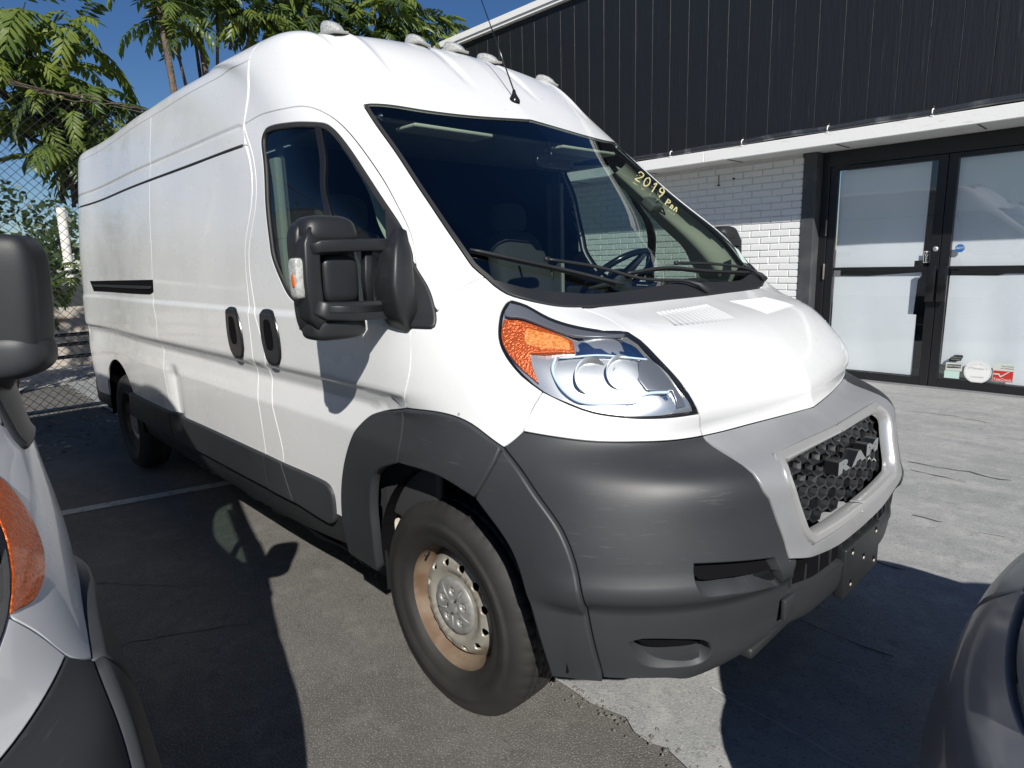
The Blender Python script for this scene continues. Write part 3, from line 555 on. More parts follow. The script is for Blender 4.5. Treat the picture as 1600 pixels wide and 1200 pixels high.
def make_mirror(van, mir):
    r = bpy.data.objects.new('side_mirror', None); COL.objects.link(r); r.parent = van
    def tp(q, x, y, z):
        q[0] *= 1-.15*max(0, y); q[0] += .02*y; q[2] *= 1-.05*max(0, y)
        if z > 0: q[1] += .01*z
        return q
    # shell: deep upper cap, deep lower foot, slim outer spine (a C seen from the front)
    def bar(name, pts, w, h, m):   # rounded rectangular bar through points
        V, F = [], []; n = len(pts); sect = []
        for k in range(20):
            a = 2*math.pi*k/20; sect.append((math.copysign(abs(math.cos(a))**.32, math.cos(a)), math.copysign(abs(math.sin(a))**.32, math.sin(a))))
        P_ = [Vector(p) for p in pts]
        for i, p in enumerate(P_):
            t = (P_[min(i+1, n-1)]-P_[max(i-1, 0)]).normalized(); a = Vector((1, 0, 0)); a = (a-t*a.dot(t)).normalized(); b = t.cross(a)
            ww = w[i] if hasattr(w, '__len__') else w; hh = h[i] if hasattr(h, '__len__') else h
            for s_ in sect: q = p+a*s_[0]*ww+b*s_[1]*hh; V.append((q.x, q.y*mir, q.z))
        for i in range(n-1):
            for k in range(20):
                k2 = (k+1) % 20; f = (i*20+k, i*20+k2, (i+1)*20+k2, (i+1)*20+k); F.append(f if mir > 0 else f[::-1])
        F.append(tuple(range(20))[::-1] if mir > 0 else tuple(range(20))); F.append(tuple((n-1)*20+k for k in range(20))[::1 if mir > 0 else -1])
        o = mesh_obj(name, V, F, m, r, smooth=True); return o
    X = -.20
    rounded('mirror_head', (X-.035, 1.180, 1.462), (.048, .106, .176), trimblk, r, mir, 5.0, 28, tp)
    def capf(q, x, y, z): return [q[0]+.012*(z > 0)*z*-1, q[1]*(1-.10*max(0, z)), q[2]*(1.0 if z > 0 else .7)]
    rounded('head_cap', (X+.008, 1.188, 1.596), (.056, .088, .050), trimblk, r, mir, 3.6, 24, capf)
    rounded('head_foot', (X+.008, 1.186, 1.318), (.056, .092, .036), trimblk, r, mir, 3.6, 24)
    bar('head_spine', [(X+.020, 1.245, 1.60), (X+.026, 1.262, 1.56), (X+.026, 1.266, 1.46), (X+.026, 1.262, 1.36), (X+.020, 1.242, 1.32)], [.034, .038, .038, .038, .034], [.020, .026, .027, .026, .020], trimblk)
    rounded('pivot_cover', (X+.016, 1.168, 1.462), (.034, .060, .072), trimblk, r, mir, 4.5, 20)
    bar('mirror_arm', [(X+.046, 1.262, 1.548), (X+.056, 1.235, 1.556), (X+.060, 1.16, 1.558), (X+.062, 1.06, 1.558), (X+.075, .99, 1.556)], [.020]*5, [.015, .018, .018, .019, .020], trimblk)
    bar('mirror_arm', [(X+.046, 1.262, 1.384), (X+.056, 1.235, 1.372), (X+.060, 1.16, 1.366), (X+.062, 1.06, 1.364), (X+.075, .99, 1.364)], [.024]*5, [.022, .027, .029, .029, .030], trimblk)
    bar('arm_rib', [(X+.078, 1.235, 1.378), (X+.082, 1.16, 1.372), (X+.084, 1.06, 1.370)], [.004]*3, [.010]*3, trimblk)
    bar('hinge_post', [(X+.050, 1.085, 1.37), (X+.048, 1.088, 1.46), (X+.050, 1.080, 1.56)], [.014]*3, [.012]*3, trimblk)
    bar('mirror_mount', [(X+.095, .995, 1.318), (X+.105, 1.02, 1.36), (X+.110, 1.03, 1.44), (X+.105, 1.015, 1.53), (X+.09, .985, 1.60)], [.050, .060, .058, .045, .02], [.03, .040, .042, .034, .015], trimblk)
    # glass on the rear face
    gl = mesh_obj('mirror_glass', [(X-.0865, (1.178+sy*.075)*mir, 1.462+sz*.15) for sy, sz in ((-1, -1), (1, -1), (1, 1), (-1, 1))], [(0, 1, 2, 3)], chrome, r)
    # clear turn signal on the outer edge
    rounded('turn_signal', (X+.025, 1.297, 1.468), (.026, .016, .058), clearwhite, r, mir, 4.5, 14)
    rounded('signal_bulb', (X+.030, 1.311, 1.462), (.010, .0045, .020), orange_m, r, mir, 3, 8)
    return r

def build_van():
    van = empty('cargo_van', (0, 0, 0), 'white high roof cargo van with black bumper and silver grille in front of the storefront', 'van')
    # dark liner behind all gaps
    nu, nv = 330, 200
    U = np.linspace(0, UK[-1], nu); V_ = np.linspace(0, VK[-1], nv); uu, vv = np.meshgrid(U, V_); q = np.stack([uu.ravel(), vv.ravel()], 1)
    P, N, _, _ = VAN.frame(q); P = P-N*.022
    bad = np.zeros(len(q), bool)
    for k in ('windshield', 'window_hole', 'headlight', 'grille'): bad |= inpoly(q, smooth_loop(PN[k]))
    for k in ('slot', 'fog', 'hood_vent'):
        l = smooth_loop(PN[k]); c = l.mean(0); bad |= inpoly(q, c+(l-c)*1.05)
    x, y, z = P.T
    for wx, wz, wr in ((.09, .42, .52), (-3.906, .37, .53)): bad |= (np.hypot(x-wx, z-wz) < wr) & (y > .6)
    bad |= (z < .36) & (x < .9)
    bad |= (z > 2.38) & (x > -2.9) & (x < -1.3)
    bad = bad.reshape(nv, nu); F = []
    for j in range(nv-1):
        for i in range(nu-1):
            if not (bad[j, i] or bad[j, i+1] or bad[j+1, i] or bad[j+1, i+1]): F.append((j*nu+i, j*nu+i+1, (j+1)*nu+i+1, (j+1)*nu+i))
    n = len(P); P2 = np.vstack([P, P*[1, -1, 1]]); F = F+[tuple(n+i for i in f[::-1]) for f in F]
    me_ = mesh_obj('inner_shell', P2, F, dark, van, smooth=True)
    fine = dict(hu=.022, hv=.022); side = dict(hu=.06, hv=.011)
    # ---- centre panels
    patch(VAN, 'hood', PN['hood'], white, van, holes=vent_holes(), center=True, hole_depth=.012, **fine)
    hv_ = smooth_loop([[*p[:2], 1] for p in PN['hood_vent']], .02); hc = hv_.mean(0)
    for mir in (0, 1): patch(VAN, 'vent_shade', hc+(hv_-hc)*1.1, dark, van, mirror=mir, raw=True, off=-.008, noskirt=True)  # near-black sheet under the slots, standing in for the shade inside them
    patch(VAN, 'windshield', PN['windshield'], ws_glass, van, center=True, gap=.004, bev=.001, depth=.004, off=-.004, **fine)
    l = smooth_loop(PN['windshield'], .02); seal_in = inset(VAN, l if area2(l) > 0 else l[::-1], .022, 1.); seal_in[:, 0] = np.maximum(seal_in[:, 0], -.03)
    out_ = (l if area2(l) > 0 else l[::-1])
    strip_ring('windshield_seal', out_, .002, .015, rubber, van, .0005)
    patch(VAN, 'cowl_panel', PN['cowl'], trimblk, van, center=True, off=.004, depth=.01, **fine)
    patch(VAN, 'bumper_centre', PN['silver'], silver, van, holes=[], center=True, off=.002, hu=.02, hv=.02) if False else None
    gl = smooth_loop(PN['grille'], .02)
    gl = gl if area2(gl) > 0 else gl[::-1]
    sl = smooth_loop(PN['silver'], .02); sl = sl if area2(sl) > 0 else sl[::-1]
    silver_panel(sl, gl, van)
    make_grille(van, gl)
    patch(VAN, 'roof_front', PN['cab'], white, van, center=True, **fine)
    patch(VAN, 'roof', PN['roof'], white, van, center=True, hu=.05, hv=.02)
    fill = [(-2.3, 0, 2.538)]
    uq = np.linspace(0, UK[-1], 120); Pq = van_fn(uq, np.full(120, TOPV)); 
    V = Pq.tolist()+(Pq*[1, -1, 1]).tolist(); F = [(i, i+1, 120+i+1, 120+i)[::-1] for i in range(119)]
    mesh_obj('roof_middle', V, F, white, van, smooth=True)
    lower_grille(van)
    # ---- paired panels
    part_pair(van, 'fender', 'fender', white, **fine)
    part_pair(van, 'lamp_strip', 'lamp_strip', white, **fine)
    part_pair(van, 'bumper_corner', 'bumper', plastic, holes=[PN['slot'], PN['fog']], hole_depth=.10, bev=.004, off=.002, hu=.018, hv=.018)
    for k in ('slot', 'fog'):
        lp = smooth_loop(PN[k]); v0, v1 = lp[:, 1].min(), lp[:, 1].max()
        c = lp.mean(0); big = c+(lp-c)*1.10
        part_pair_raw(van, 'bumper_recess', big, plastic, offfn=lambda q, P, v0=v0, v1=v1: -.015-.10*sst(.0, .42, (q[:, 1]-v0)/(v1-v0)), noskirt=True, hu=.012, hv=.006)
        part_pair_raw(van, 'inlet_shade', c+np.array([0, (v1-v0)*.22])+(lp-c)*np.array([1.0, .74]), dark, off=-.034, noskirt=True, hu=.03, hv=.03)  # near-black patch floating over the ramp, stands in for shade under the lip
    part_pair(van, 'wheel_arch_trim', 'flare_door', plastic, off=.018, depth=.035, bev=.006, hu=.02, hv=.02)
    part_pair(van, 'wheel_arch_trim', 'flare_fender', plastic, off=.020, depth=.035, bev=.006, hu=.02, hv=.02)
    part_pair(van, 'wheel_arch_trim', 'flare_front', plastic, off=.020, depth=.035, bev=.008, hu=.02, hv=.02)
    doors = part_pair(van, 'front_door', 'door', white, holes=[PN['window_hole']], hole_depth=.02, **side)
    wl_ = smooth_loop(PN['window_hole'], .014); wl_ = wl_ if area2(wl_) > 0 else wl_[::-1]
    wi = inset(VAN, wl_, .020, 1.)
    for mir, d in zip((1, 0), doors):
        patch(VAN, 'window_seal', wl_, rubber, d, holes=[wi], mirror=mir, raw=True, off=.0015, gap=.0005, bev=.004, depth=.01, hu=.02, hv=.02)
        patch(VAN, 'window_glass', wi, side_glass, d, mirror=mir, raw=True, off=-.008, gap=0, bev=.001, depth=.002, noskirt=True, hu=.05, hv=.05)
        patch(VAN, 'window_bar', PN['window_bar'], gloss_black, d, mirror=mir, off=.001, gap=0, bev=.003, depth=.02, hu=.02, hv=.02)
        h = patch(VAN, 'door_handle', PN['handle2'], gloss_black, d, mirror=mir, off=.012, gap=0, bev=.005, depth=.02, hu=.02, hv=.02)
        patch(VAN, 'sill_trim', PN['clad_door'], plastic, d, mirror=mir, off=.016, gap=.001, bev=.008, depth=.03, hu=.03, hv=.02)
    hl = smooth_loop(PN['handle2'], .01); c = hl.mean(0); part_pair_raw(van, 'handle_shade', c+(hl-c)*np.array([.48, .60]), dark, off=.0135, gap=0, noskirt=True)  # flat near-black patch on the handle face, painting a hollow's shade
    part_pair(van, 'door_pillar', 'door_strip', white, **side)
    sd = part_pair(van, 'sliding_door', 'sliding_door', white, **side)
    for mir, d in zip((1, 0), sd):
        patch(VAN, 'door_handle', PN['handle1'], gloss_black, d, mirror=mir, off=.012, gap=0, bev=.005, depth=.02, hu=.02, hv=.02)
        patch(VAN, 'sill_trim', PN['clad_slide'], plastic, d, mirror=mir, off=.016, gap=.001, bev=.008, depth=.03, hu=.05, hv=.02)
    hl = smooth_loop(PN['handle1'], .01); c = hl.mean(0); part_pair_raw(van, 'handle_shade', c+(hl-c)*np.array([.48, .60]), dark, off=.0135, gap=0, noskirt=True)  # same painted hollow on the sliding door handle
    part_pair(van, 'sill_trim', 'clad_strip', plastic, off=.016, gap=.001, bev=.004, depth=.03)
    part_pair(van, 'sill_trim', 'clad_rear', plastic, off=.016, gap=.001, bev=.008, depth=.03, hu=.05)
    qd = part_pair(van, 'quarter_panel', 'quarter', white, **side)
    for mir, d in zip((1, 0), qd):
        patch(VAN, 'door_track', PN['track'], dark, d, mirror=mir, off=.0025, gap=0, bev=.001, depth=.01)
        lp = smooth_loop(PN['track'], .02); cc = lp.mean(0)
        patch(VAN, 'track_rail', cc+(lp-cc)*np.array([.96, .22]), trimblk, d, mirror=mir, off=.009, gap=0, bev=.003, depth=.01, raw=True)
    part_pair(van, 'upper_side_panel', 'upper_side_front', white, hu=.06, hv=.011)
    part_pair(van, 'upper_side_panel', 'upper_side_rear', white, hu=.06, hv=.011)
    part_pair(van, 'rear_corner', 'rear_corner', white, hu=.03, hv=.04)
    part_pair(van, 'lower_sill', 'sill', trimblk, off=-.01, depth=.03)
    # dark drip channel along the top of the doors
    for mir in (1, -1):
        xs = np.linspace(-1.30, -4.72, 24); 
        pts = []
        for xx in xs:
            pts.append((xx, (near_y(xx, 2.018)-.002)*mir, 2.018))
        tube('roof_channel', pts, .0065, rubber, van, 6)
    # ---- wheel wells, underbody
    for mir in (1, -1):
        for wx in (0., -3.906):
            V, F = [], []; n = 28; rr = .455 if wx == 0 else .45; cx_ = wx+(.09 if wx == 0 else 0); cz_ = .42 if wx == 0 else .38
            for i in range(n+1):
                a = math.pi*(-.01)+math.pi*1.02*i/n
                for yy in (.62, .985): V.append((cx_+rr*math.cos(a), yy*mir, cz_+rr*math.sin(a)))
            for i in range(n): F.append((2*i, 2*i+1, 2*i+3, 2*i+2))
            F.append(tuple(2*i for i in range(n+1)))
            mesh_obj('wheel_well', V, F, dark, van)
        mesh_obj('mud_flap', [(-.375, .80*mir, .30), (-.365, .965*mir, .30), (-.36, .965*mir, .70), (-.36, .80*mir, .70)], [(0, 1, 2, 3)], trimblk, van)
        box('liner_patch', -.345, -.335, .86*mir, .93*mir, .36, .66, mat('dusty_liner', (.52, .48, .40), .9, noise=(14, 6, (.30, .27, .21), .45, .7, (1, 1, 1))), van, .004)
    box('underbody', -4.7, .62, -.60, .60, .30, .36, dark, van, .02)
    for s_ in (-1, 1): box('chassis_rail', -3.35, -.50, .80*s_, .93*s_, .33, .42, dark, van)
    box('floor', -4.75, -.45, -.93, .93, .50, .53, dark, van)
    box('axle', -.05, .05, -.72, .72, .31, .41, dark, van, .02); box('axle', -3.96, -3.85, -.72, .72, .31, .41, dark, van, .02)
    box('chin_lip', .62, .83, -.50, .50, .335, .37, trimblk, van, .01)
    box('rear_bumper', -4.93, -4.70, -.93, .93, .38, .60, plastic, van, .03)
    for mir in (1, -1): box('rear_step_end', -4.86, -4.37, .86*mir, .985*mir, .40, .62, plastic, van, .03)
    for mir in (1, -1):
        make_wheel(van, 0., .872, mir); make_wheel(van, -3.906, .872, mir); make_mirror(van, mir)
        patch(VAN, 'mirror_base', PN['mirror_sail'], trimblk, van, mirror=1 if mir < 0 else 0, off=.010, gap=0, bev=.008, depth=.03, hu=.015, hv=.015)
    make_headlights(van); make_interior(van); make_wipers(van); make_roof_lamps(van)
    return van

def near_y(x, z):
    q = near_y.q
    i = np.argmin(np.hypot(near_y.P[:, 0]-x, near_y.P[:, 2]-z)+9*(near_y.P[:, 1] < .6)); return near_y.P[i, 1]+.001
def _init_near():
    U = np.linspace(1.2, 6.2, 260); V_ = np.linspace(1.2, VK[-1], 200); uu, vv = np.meshgrid(U, V_); q = np.stack([uu.ravel(), vv.ravel()], 1)
    near_y.q = q; near_y.P = van_fn(q[:, 0], q[:, 1])
_init_near()
def part_pair_raw(van, name, loop, m, **kw):
    for mir in (1, 0): patch(VAN, name, loop, m, van, mirror=mir, raw=True, **kw)
def strip_ring(name, loop, w0, w1, m, parent, off):
    """narrow band along the inside of a centre loop, open at the middle of the van"""
    sm = np.abs(loop[:, 0]) < 1e-6
    a = inset(VAN, loop, w0, 1.); b = inset(VAN, loop, w1, 1.); a[sm, 0] = 0; b[sm, 0] = 0
    # ends on the centre line move along the centre line only
    Pa, Na, _, _ = VAN.frame(a); Pb, Nb, _, _ = VAN.frame(b); Pa += Na*off; Pb += Nb*off; n = len(loop)
    Pa[sm, 1] = 0; Pb[sm, 1] = 0; F = []
    for i in range(n):
        j = (i+1) % n
        if sm[i] and sm[j]: continue
        F.append((i, j, n+j, n+i))
    P = np.vstack([Pa, Pb]); N = np.vstack([Na, Nb]); k = len(P)
    P = np.vstack([P, P*[1, -1, 1]]); N = np.vstack([N, N*[1, -1, 1]]); F = F+[tuple(k+i for i in f[::-1]) for f in F]
    return mesh_obj(name, P, F, m, parent, normals=N)
def vent_holes():
    q = np.array([p[:2] for p in PN['hood_vent']]); tl, tr, br, bl = q; H = []; n = 14
    for k in range(n):
        t0 = (k+.18)/n; t1 = (k+.62)/n
        a, b = tl+(tr-tl)*t0, tl+(tr-tl)*t1; c, d = bl+(br-bl)*t1, bl+(br-bl)*t0
        H.append([[*a, 1], [*b, 1], [*c, 1], [*d, 1]])
    return H
def silver_panel(sl, gl, van):
    # the grille hole touches the middle line: go round it
    s0 = np.abs(sl[:, 0]) < 1e-6; g0 = np.abs(gl[:, 0]) < 1e-6
    gb = inset(VAN, gl, -.030, 1.); gb[g0, 0] = 0
    # raised bright ring round the opening
    sz = lambda l: l
    def openloop(l, m):
        n = len(l); st = [i for i in range(n) if m[i] and not m[(i+1) % n]][0]; out = [l[st]]; i = (st+1) % n
        while not m[i]: out.append(l[i]); i = (i+1) % n
        out.append(l[i]); return np.array(out)
    so = openloop(sl, s0); go = openloop(gb, g0)
    # keep the centre points of the widened opening at the right height
    dz = .030
    go[0, 1] -= 0; go[-1, 1] += 0
    g_in = openloop(gl, g0)
    f = lambda a, b, d: None
    def fixends(o, i_, w):
        for k in (0, -1):
            s = np.sign(o[k, 1]-gl[:, 1].mean()); o[k, 1] = i_[k, 1]+s*w
        return o
    go = fixends(go, g_in, .030)
    ring = np.vstack([so, go[::-1]]) if True else None
    patch(VAN, 'grille_surround', ring, silver, van, raw=True, center=True, off=.003, hu=.02, hv=.02)
    go2 = fixends(openloop(inset(VAN, gl, -.029, 1.), g0), g_in, .029); go2[0, 0] = go2[-1, 0] = 0
    ring2 = np.vstack([go2, g_in[::-1]])
    patch(VAN, 'grille_trim', ring2, silver_b, van, raw=True, center=True, off=.009, gap=.001, bev=.006, depth=.045, hu=.02, hv=.02)
def make_grille(van, gl):
    g = bpy.data.objects.new('grille', None); COL.objects.link(g); g.parent = van
    mn, mx = gl.min(0), gl.max(0)
    big = gl.copy(); 
    P, N, _, _ = VAN.frame(gl); 
    patch(VAN, 'grille_back', gl, dark, g, raw=True, center=True, off=-.06, noskirt=True)
    # honeycomb in (y, z): bars with real depth
    yz = P[:, 1:]; full = np.vstack([yz, (yz*[-1, 1])[::-1]]); fc = full.mean(0); full = fc+(full-fc)*1.10
    V, F = [], []
    cw, ch = .078, .035
    def xat(y, z):
        return float(np.interp(z, [.70, .83, .93], [.915, .892, .850]))-.16*abs(y)**2.0-.012
    def bar(p, q, t=.0052, d=.022):
        p = np.array(p); q = np.array(q); m_ = (p+q)/2
        if not (inpoly(np.array([p]), full)[0] and inpoly(np.array([q]), full)[0]): return
        dr = (q-p)/np.linalg.norm(q-p); nr = np.array([-dr[1], dr[0]])*t*.5; b = len(V)
        for e in (p-dr*t*.3, q+dr*t*.3):
            for s in (1, -1):
                for dd in (0, d): V.append((xat(*e)-dd, e[0]+nr[0]*s*(1.0 if dd == 0 else 2.2), e[1]+nr[1]*s*(1. if dd == 0 else 2.2)))
        for f in ((0, 2, 6, 4), (0, 4, 5, 1), (2, 3, 7, 6), (0, 1, 3, 2), (4, 6, 7, 5)): F.append(tuple(b+i for i in f))
    hw = cw*.5; done = set()
    for c_ in range(-9, 10):
        for r in range(-2, 11):
            yc = c_*1.55*hw; zc = .69+r*ch+(ch/2 if c_ % 2 else 0)
            pts = [(yc-hw, zc), (yc-hw*.55, zc+ch/2), (yc+hw*.55, zc+ch/2), (yc+hw, zc), (yc+hw*.55, zc-ch/2), (yc-hw*.55, zc-ch/2)]
            for i in range(6):
                p, q = pts[i], pts[(i+1) % 6]; k = tuple(sorted(((round(p[0], 3), round(p[1], 3)), (round(q[0], 3), round(q[1], 3)))))
                if k in done: continue
                done.add(k); bar(p, q, .0072, .022)
    mesh_obj('honeycomb', V, F, mat('grille_black', (.02, .021, .023), .35), g)
    # three chrome letters
    for ch_, yc in zip('RAM', (.135, 0., -.145)):
        V, F = text_vf(ch_, .100, .020, .0065)
        VV = [(xat(-yc+x*-1 if False else yc, .86)+z+.036, yc_(x, yc), y*.50+.852) for x, y, z in V]
        o = mesh_obj('emblem_letter', VV, F, mat('emblem_chrome', (.56, .57, .58), .2, metal=.85), g)
        o.data.materials.append(gloss_black)
        for p_ in o.data.polygons: p_.material_index = 0 if abs(p_.normal.x) > .6 else 1
def yc_(x, yc):
    return -yc*.94+x*1.45
def lower_grille(van):
    lg = smooth_loop(PN['lower_grille'], .02); lg = lg if area2(lg) > 0 else lg[::-1]
    # recessed slot along the top with vertical fins, solid panel below
    v0 = lg[:, 1].min(); v1 = lg[:, 1].max()
    P, N, _, _ = VAN.frame(lg)
    vtop = v1; 
    def off(q, P): return -.004-.055*sst(.54, .60, (q[:, 1]-v0)/(v1-v0))*sst(.50, .44, q[:, 0])+.004*np.exp(-(((q[:, 1]-v0)/(v1-v0)-.51)/.03)**2)
    patch(VAN, 'lower_bumper', lg, plastic, van, raw=True, center=True, offfn=off, hu=.02, hv=.006)
    vA, vB = v0+.56*(v1-v0), v0+.97*(v1-v0); uE = lg[:, 0].max()*.86
    patch(VAN, 'intake_shade', np.array([(0, vA)]+[(t, vA) for t in np.linspace(.02, uE, 20)]+[(uE+.01, vB)]+[(t, vB) for t in np.linspace(uE, .02, 20)]+[(0, vB)]), dark, van, raw=True, center=True, off=-.030, noskirt=True)  # near-black sheet between the fins, paints the slot's inner shade
    for k in range(-6, 7):
        y = k*.072; 
        x1 = .945-.2*y*y; v_, f_ = box_vf(x1-.055, x1-.004, y-.0035, y+.0035, .545, .635+.03*abs(y)); mesh_obj('intake_fin', v_, f_, plastic, van)
    o = box('plate_bracket', .925, .958, -.158, .158, .435, .60, trimblk, van, .006)
    for yy, zz in ((-.11, .575), (.11, .575), (-.11, .47), (.11, .47), (0, .52)):
        tube('bolt', [(.955, yy, zz), (.962, yy, zz)], .006, steel, van, 8)
        tube('bolt_slot', [(.9555, yy, zz+.008), (.9592, yy, zz+.008)], .009, dark, van, 10)
    box('tow_cover', .905, .918, -.50, -.44, .50, .56, plastic, van, .003)
def make_headlights(van):
    L = smooth_loop(PN['headlight'], .02); L = L if area2(L) > 0 else L[::-1]
    for mir in (1, 0):
        h = bpy.data.objects.new('headlight', None); COL.objects.link(h); h.parent = van
        patch(VAN, 'lens', PN['headlight'], clear, h, mirror=mir, off=.001, gap=.003, bev=.003, depth=.004, noskirt=True, hu=.02, hv=.02)
        ins_ = inset(VAN, L, .0045, 1.)
        patch(VAN, 'lamp_frame', L, gloss_black, h, holes=[ins_], mirror=mir, raw=True, off=0., gap=.001, bev=.001, depth=.03, hu=.05, hv=.05)
        c = L.mean(0)
        patch(VAN, 'housing', inset(VAN, L, .004, 1.), housing_m, h, mirror=mir, raw=True, gap=0, noskirt=True, hu=.009, hv=.009, offfn=lambda q, P: -.026+.009*np.abs(np.sin(P[:, 1]*34))+.004*np.sin(P[:, 2]*70))
        patch(VAN, 'upper_mask', [[*p, 1 if i in (0, len(PNX['mask'])//2) else 0] for i, p in enumerate(PNX['mask'])], lampgrey, h, mirror=mir, gap=0, bev=.002, depth=.01, off=-.004, hu=.02, hv=.012)
        patch(VAN, 'turn_signal', PN['amber'], amber, h, mirror=mir, off=-.008, gap=0, bev=.003, depth=.02, hu=.012, hv=.012)
        patch(VAN, 'prism', [[*p] for p in PNX['prism']], prism_m, h, mirror=mir, off=-.0045, gap=0, bev=.001, depth=.006, hu=.006, hv=.006)
        sg = -1 if mir else 1
        # upper chrome shelf, from the amber to the inner corner
        q = np.array(PNX['shelf']); patch(VAN, 'reflector_shelf', [[*p, 1] for p in q], chrome, h, mirror=mir, gap=0, bev=.002, depth=.02, hu=.012, hv=.012, offfn=lambda q_, P: -.020+.0012*np.sin(q_[:, 0]*160))
        q = np.array(PNX['lower']); patch(VAN, 'reflector_lower', [[*p, 1] for p in q], chrome, h, mirror=mir, gap=0, bev=.002, depth=.02, hu=.008, hv=.012, offfn=lambda q_, P: -.024+.0015*np.sin(q_[:, 0]*420))
        q = np.array(PNX['inner']); patch(VAN, 'bezel', [[*p, 1] for p in q], lampgrey, h, mirror=mir, gap=0, bev=.004, depth=.02, hu=.02, hv=.02, off=-.012)
        # two bowls facing forward
        for cuv, rad in ((PNX['bowl1'], .054), (PNX['bowl2'], .050)):
            P, N, _, _ = VAN.frame(np.array([cuv])); p = P[0]-N[0]*.016; 
            prof = [(rad*t, -.040*(1-t*t)) for t in np.linspace(.16, 1, 12)]
            o = lathe('reflector_bowl', prof, chrome, h, 40, axis='x'); ax = Vector((.92, .30, .22)).normalized()
            if mir: ax.y *= -1
            o.location = (p[0], p[1]*sg, p[2]); o.rotation_mode = 'QUATERNION'; o.rotation_quaternion = ax.to_track_quat('X', 'Z')
            b = rounded('bulb', (0, 0, 0), (.014, .012, .012), clearwhite, h, 1, 2.2, 10); b.location = (Vector((p[0], p[1]*sg, p[2]))-ax*.026)[:]
            o2 = lathe('bulb_shield', [(0.001, -.012), (.018, -.014), (.020, -.03), (.019, -.05)], chrome_d, h, 20, axis='x'); o2.location = o.location; o2.rotation_mode = 'QUATERNION'; o2.rotation_quaternion = o.rotation_quaternion
        for key, rr in (('strip', .0045), ('strip2', .003)):
            q = catmull(PNX[key], .01, False); P, N, _, _ = VAN.frame(q); P = P-N*.012; P[:, 1] *= sg
            tube('light_guide', P.tolist(), rr, lightbar, h, 8)
def make_interior(van):
    body = mat('cabin_lining', (.13, .13, .12), .9)
    for mir in (1, 0):
        patch(VAN, 'pillar_trim', PN['pillar_trim'], cream, van, mirror=mir, gap=0, noskirt=True, inward=True, geo=True, hu=.015, hv=.015, offfn=lambda q, P: -.006-.085*sst(-.01, .15, np.interp(P[:, 2], [1.43, 1.57, 1.70, 1.85, 1.99, 2.06], [.138, -.005, -.142, -.301, -.459, -.548])-P[:, 0]))
        sg = -1 if mir else 1
        # quarter trim below / behind the door window
        box('door_card', -1.10, -.05, .90*sg, .94*sg, .60, 1.33, dash_m, van, .02)
        box('seat_belt', -1.16, -1.10, .86*sg, .87*sg, 1.0, 2.0, mat('belt_grey', (.09, .09, .09), .8), van)
        box('door_pillar_trim', -1.22, -1.10, .87*sg, .905*sg, .6, 1.95, mat('grey_trim', (.30, .30, .28), .8), van, .01)
    # dashboard: a swept profile
    prof = [(.24, 1.34), (.10, 1.345), (-.06, 1.33), (-.16, 1.29), (-.20, 1.22), (-.16, 1.12), (-.10, .95), (-.05, .62), (.2, .60)]
    V, F = [], []; ys = np.linspace(-.84, .84, 25)
    for y in ys:
        hump = .055*math.exp(-((y-.42)/.20)**2)
        for k, (x, z) in enumerate(prof): V.append((x-(.10*(abs(y)/.84)**3 if k < 2 else 0)-(hump*.6 if 2 <= k <= 4 else 0), y, z+(hump if 1 <= k <= 3 else 0)))
    n = len(prof)
    for i in range(len(ys)-1):
        for k in range(n-1): F.append((i*n+k, i*n+k+1, (i+1)*n+k+1, (i+1)*n+k))
    mesh_obj('dashboard', V, F, dash_m, van, smooth=True)
    # steering wheel (left-hand drive)
    c = Vector((-.34, .42, 1.40)); ax = Vector((-.62, 0, .78)).normalized(); a = Vector((0, 1, 0)); b = ax.cross(a); R_ = .195
    pts = [c+a*R_*math.cos(t)+b*R_*math.sin(t) for t in np.linspace(0, 2*math.pi, 41)]
    st = tube('steering_wheel', pts, .0155, gloss_black, van, 10)
    for t in (.25, math.pi-.25, 1.5*math.pi): tube('wheel_spoke', [c-ax*.02, c-ax*.01+(a*math.cos(t)+b*math.sin(t))*R_], [.03, .014], dash_m, st, 8)
    rounded('wheel_hub', tuple(c-ax*.02), (.05, .07, .06), dash_m, st, 1, 2.5, 12)
    tube('steering_column', [c-ax*.03, c-ax*.30], .04, dash_m, van, 10)
    for y in (-.58, -.18, .48):
        s = rounded('seat', (-.78, y, .95), (.25, .21, .09), greycloth, van, 1, 4, 14)
        rounded('backrest', (-1.03, y, 1.32), (.075, .215, .34), greycloth, s, 1, 4, 16, lambda q, x, yy, z: [q[0]-.10*z, q[1]*(1-.10*max(0, z)), q[2]])
        rounded('headrest', (-1.16, y, 1.73), (.05, .13, .09), greycloth, s, 1, 3, 12)
        box('seat_base', -.98, -.58, y-.18, y+.18, .53, .88, dash_m, s, .02)
    box('headliner', -1.28, -.62, -.80, .80, 2.035, 2.055, mat('headliner_grey', (.20, .20, .19), .95), van, .01)
    # interior rear view mirror and sun visors
    rounded('interior_mirror', (-.36, 0, 1.90), (.018, .12, .032), gloss_black, van, 1, 4, 12)
    tube('mirror_stalk', [(-.36, 0, 1.90), (-.395, 0, 1.99)], .008, gloss_black, van, 8)
    for y in (.42, -.42): box('sun_visor', -.63, -.50, y-.2, y+.2, 2.005, 2.02, cream, van, .006)
    for y in (-.25, -.19): box('papers', .02, .06, y, y+.04, 1.345, 1.3465, clearwhite, van)
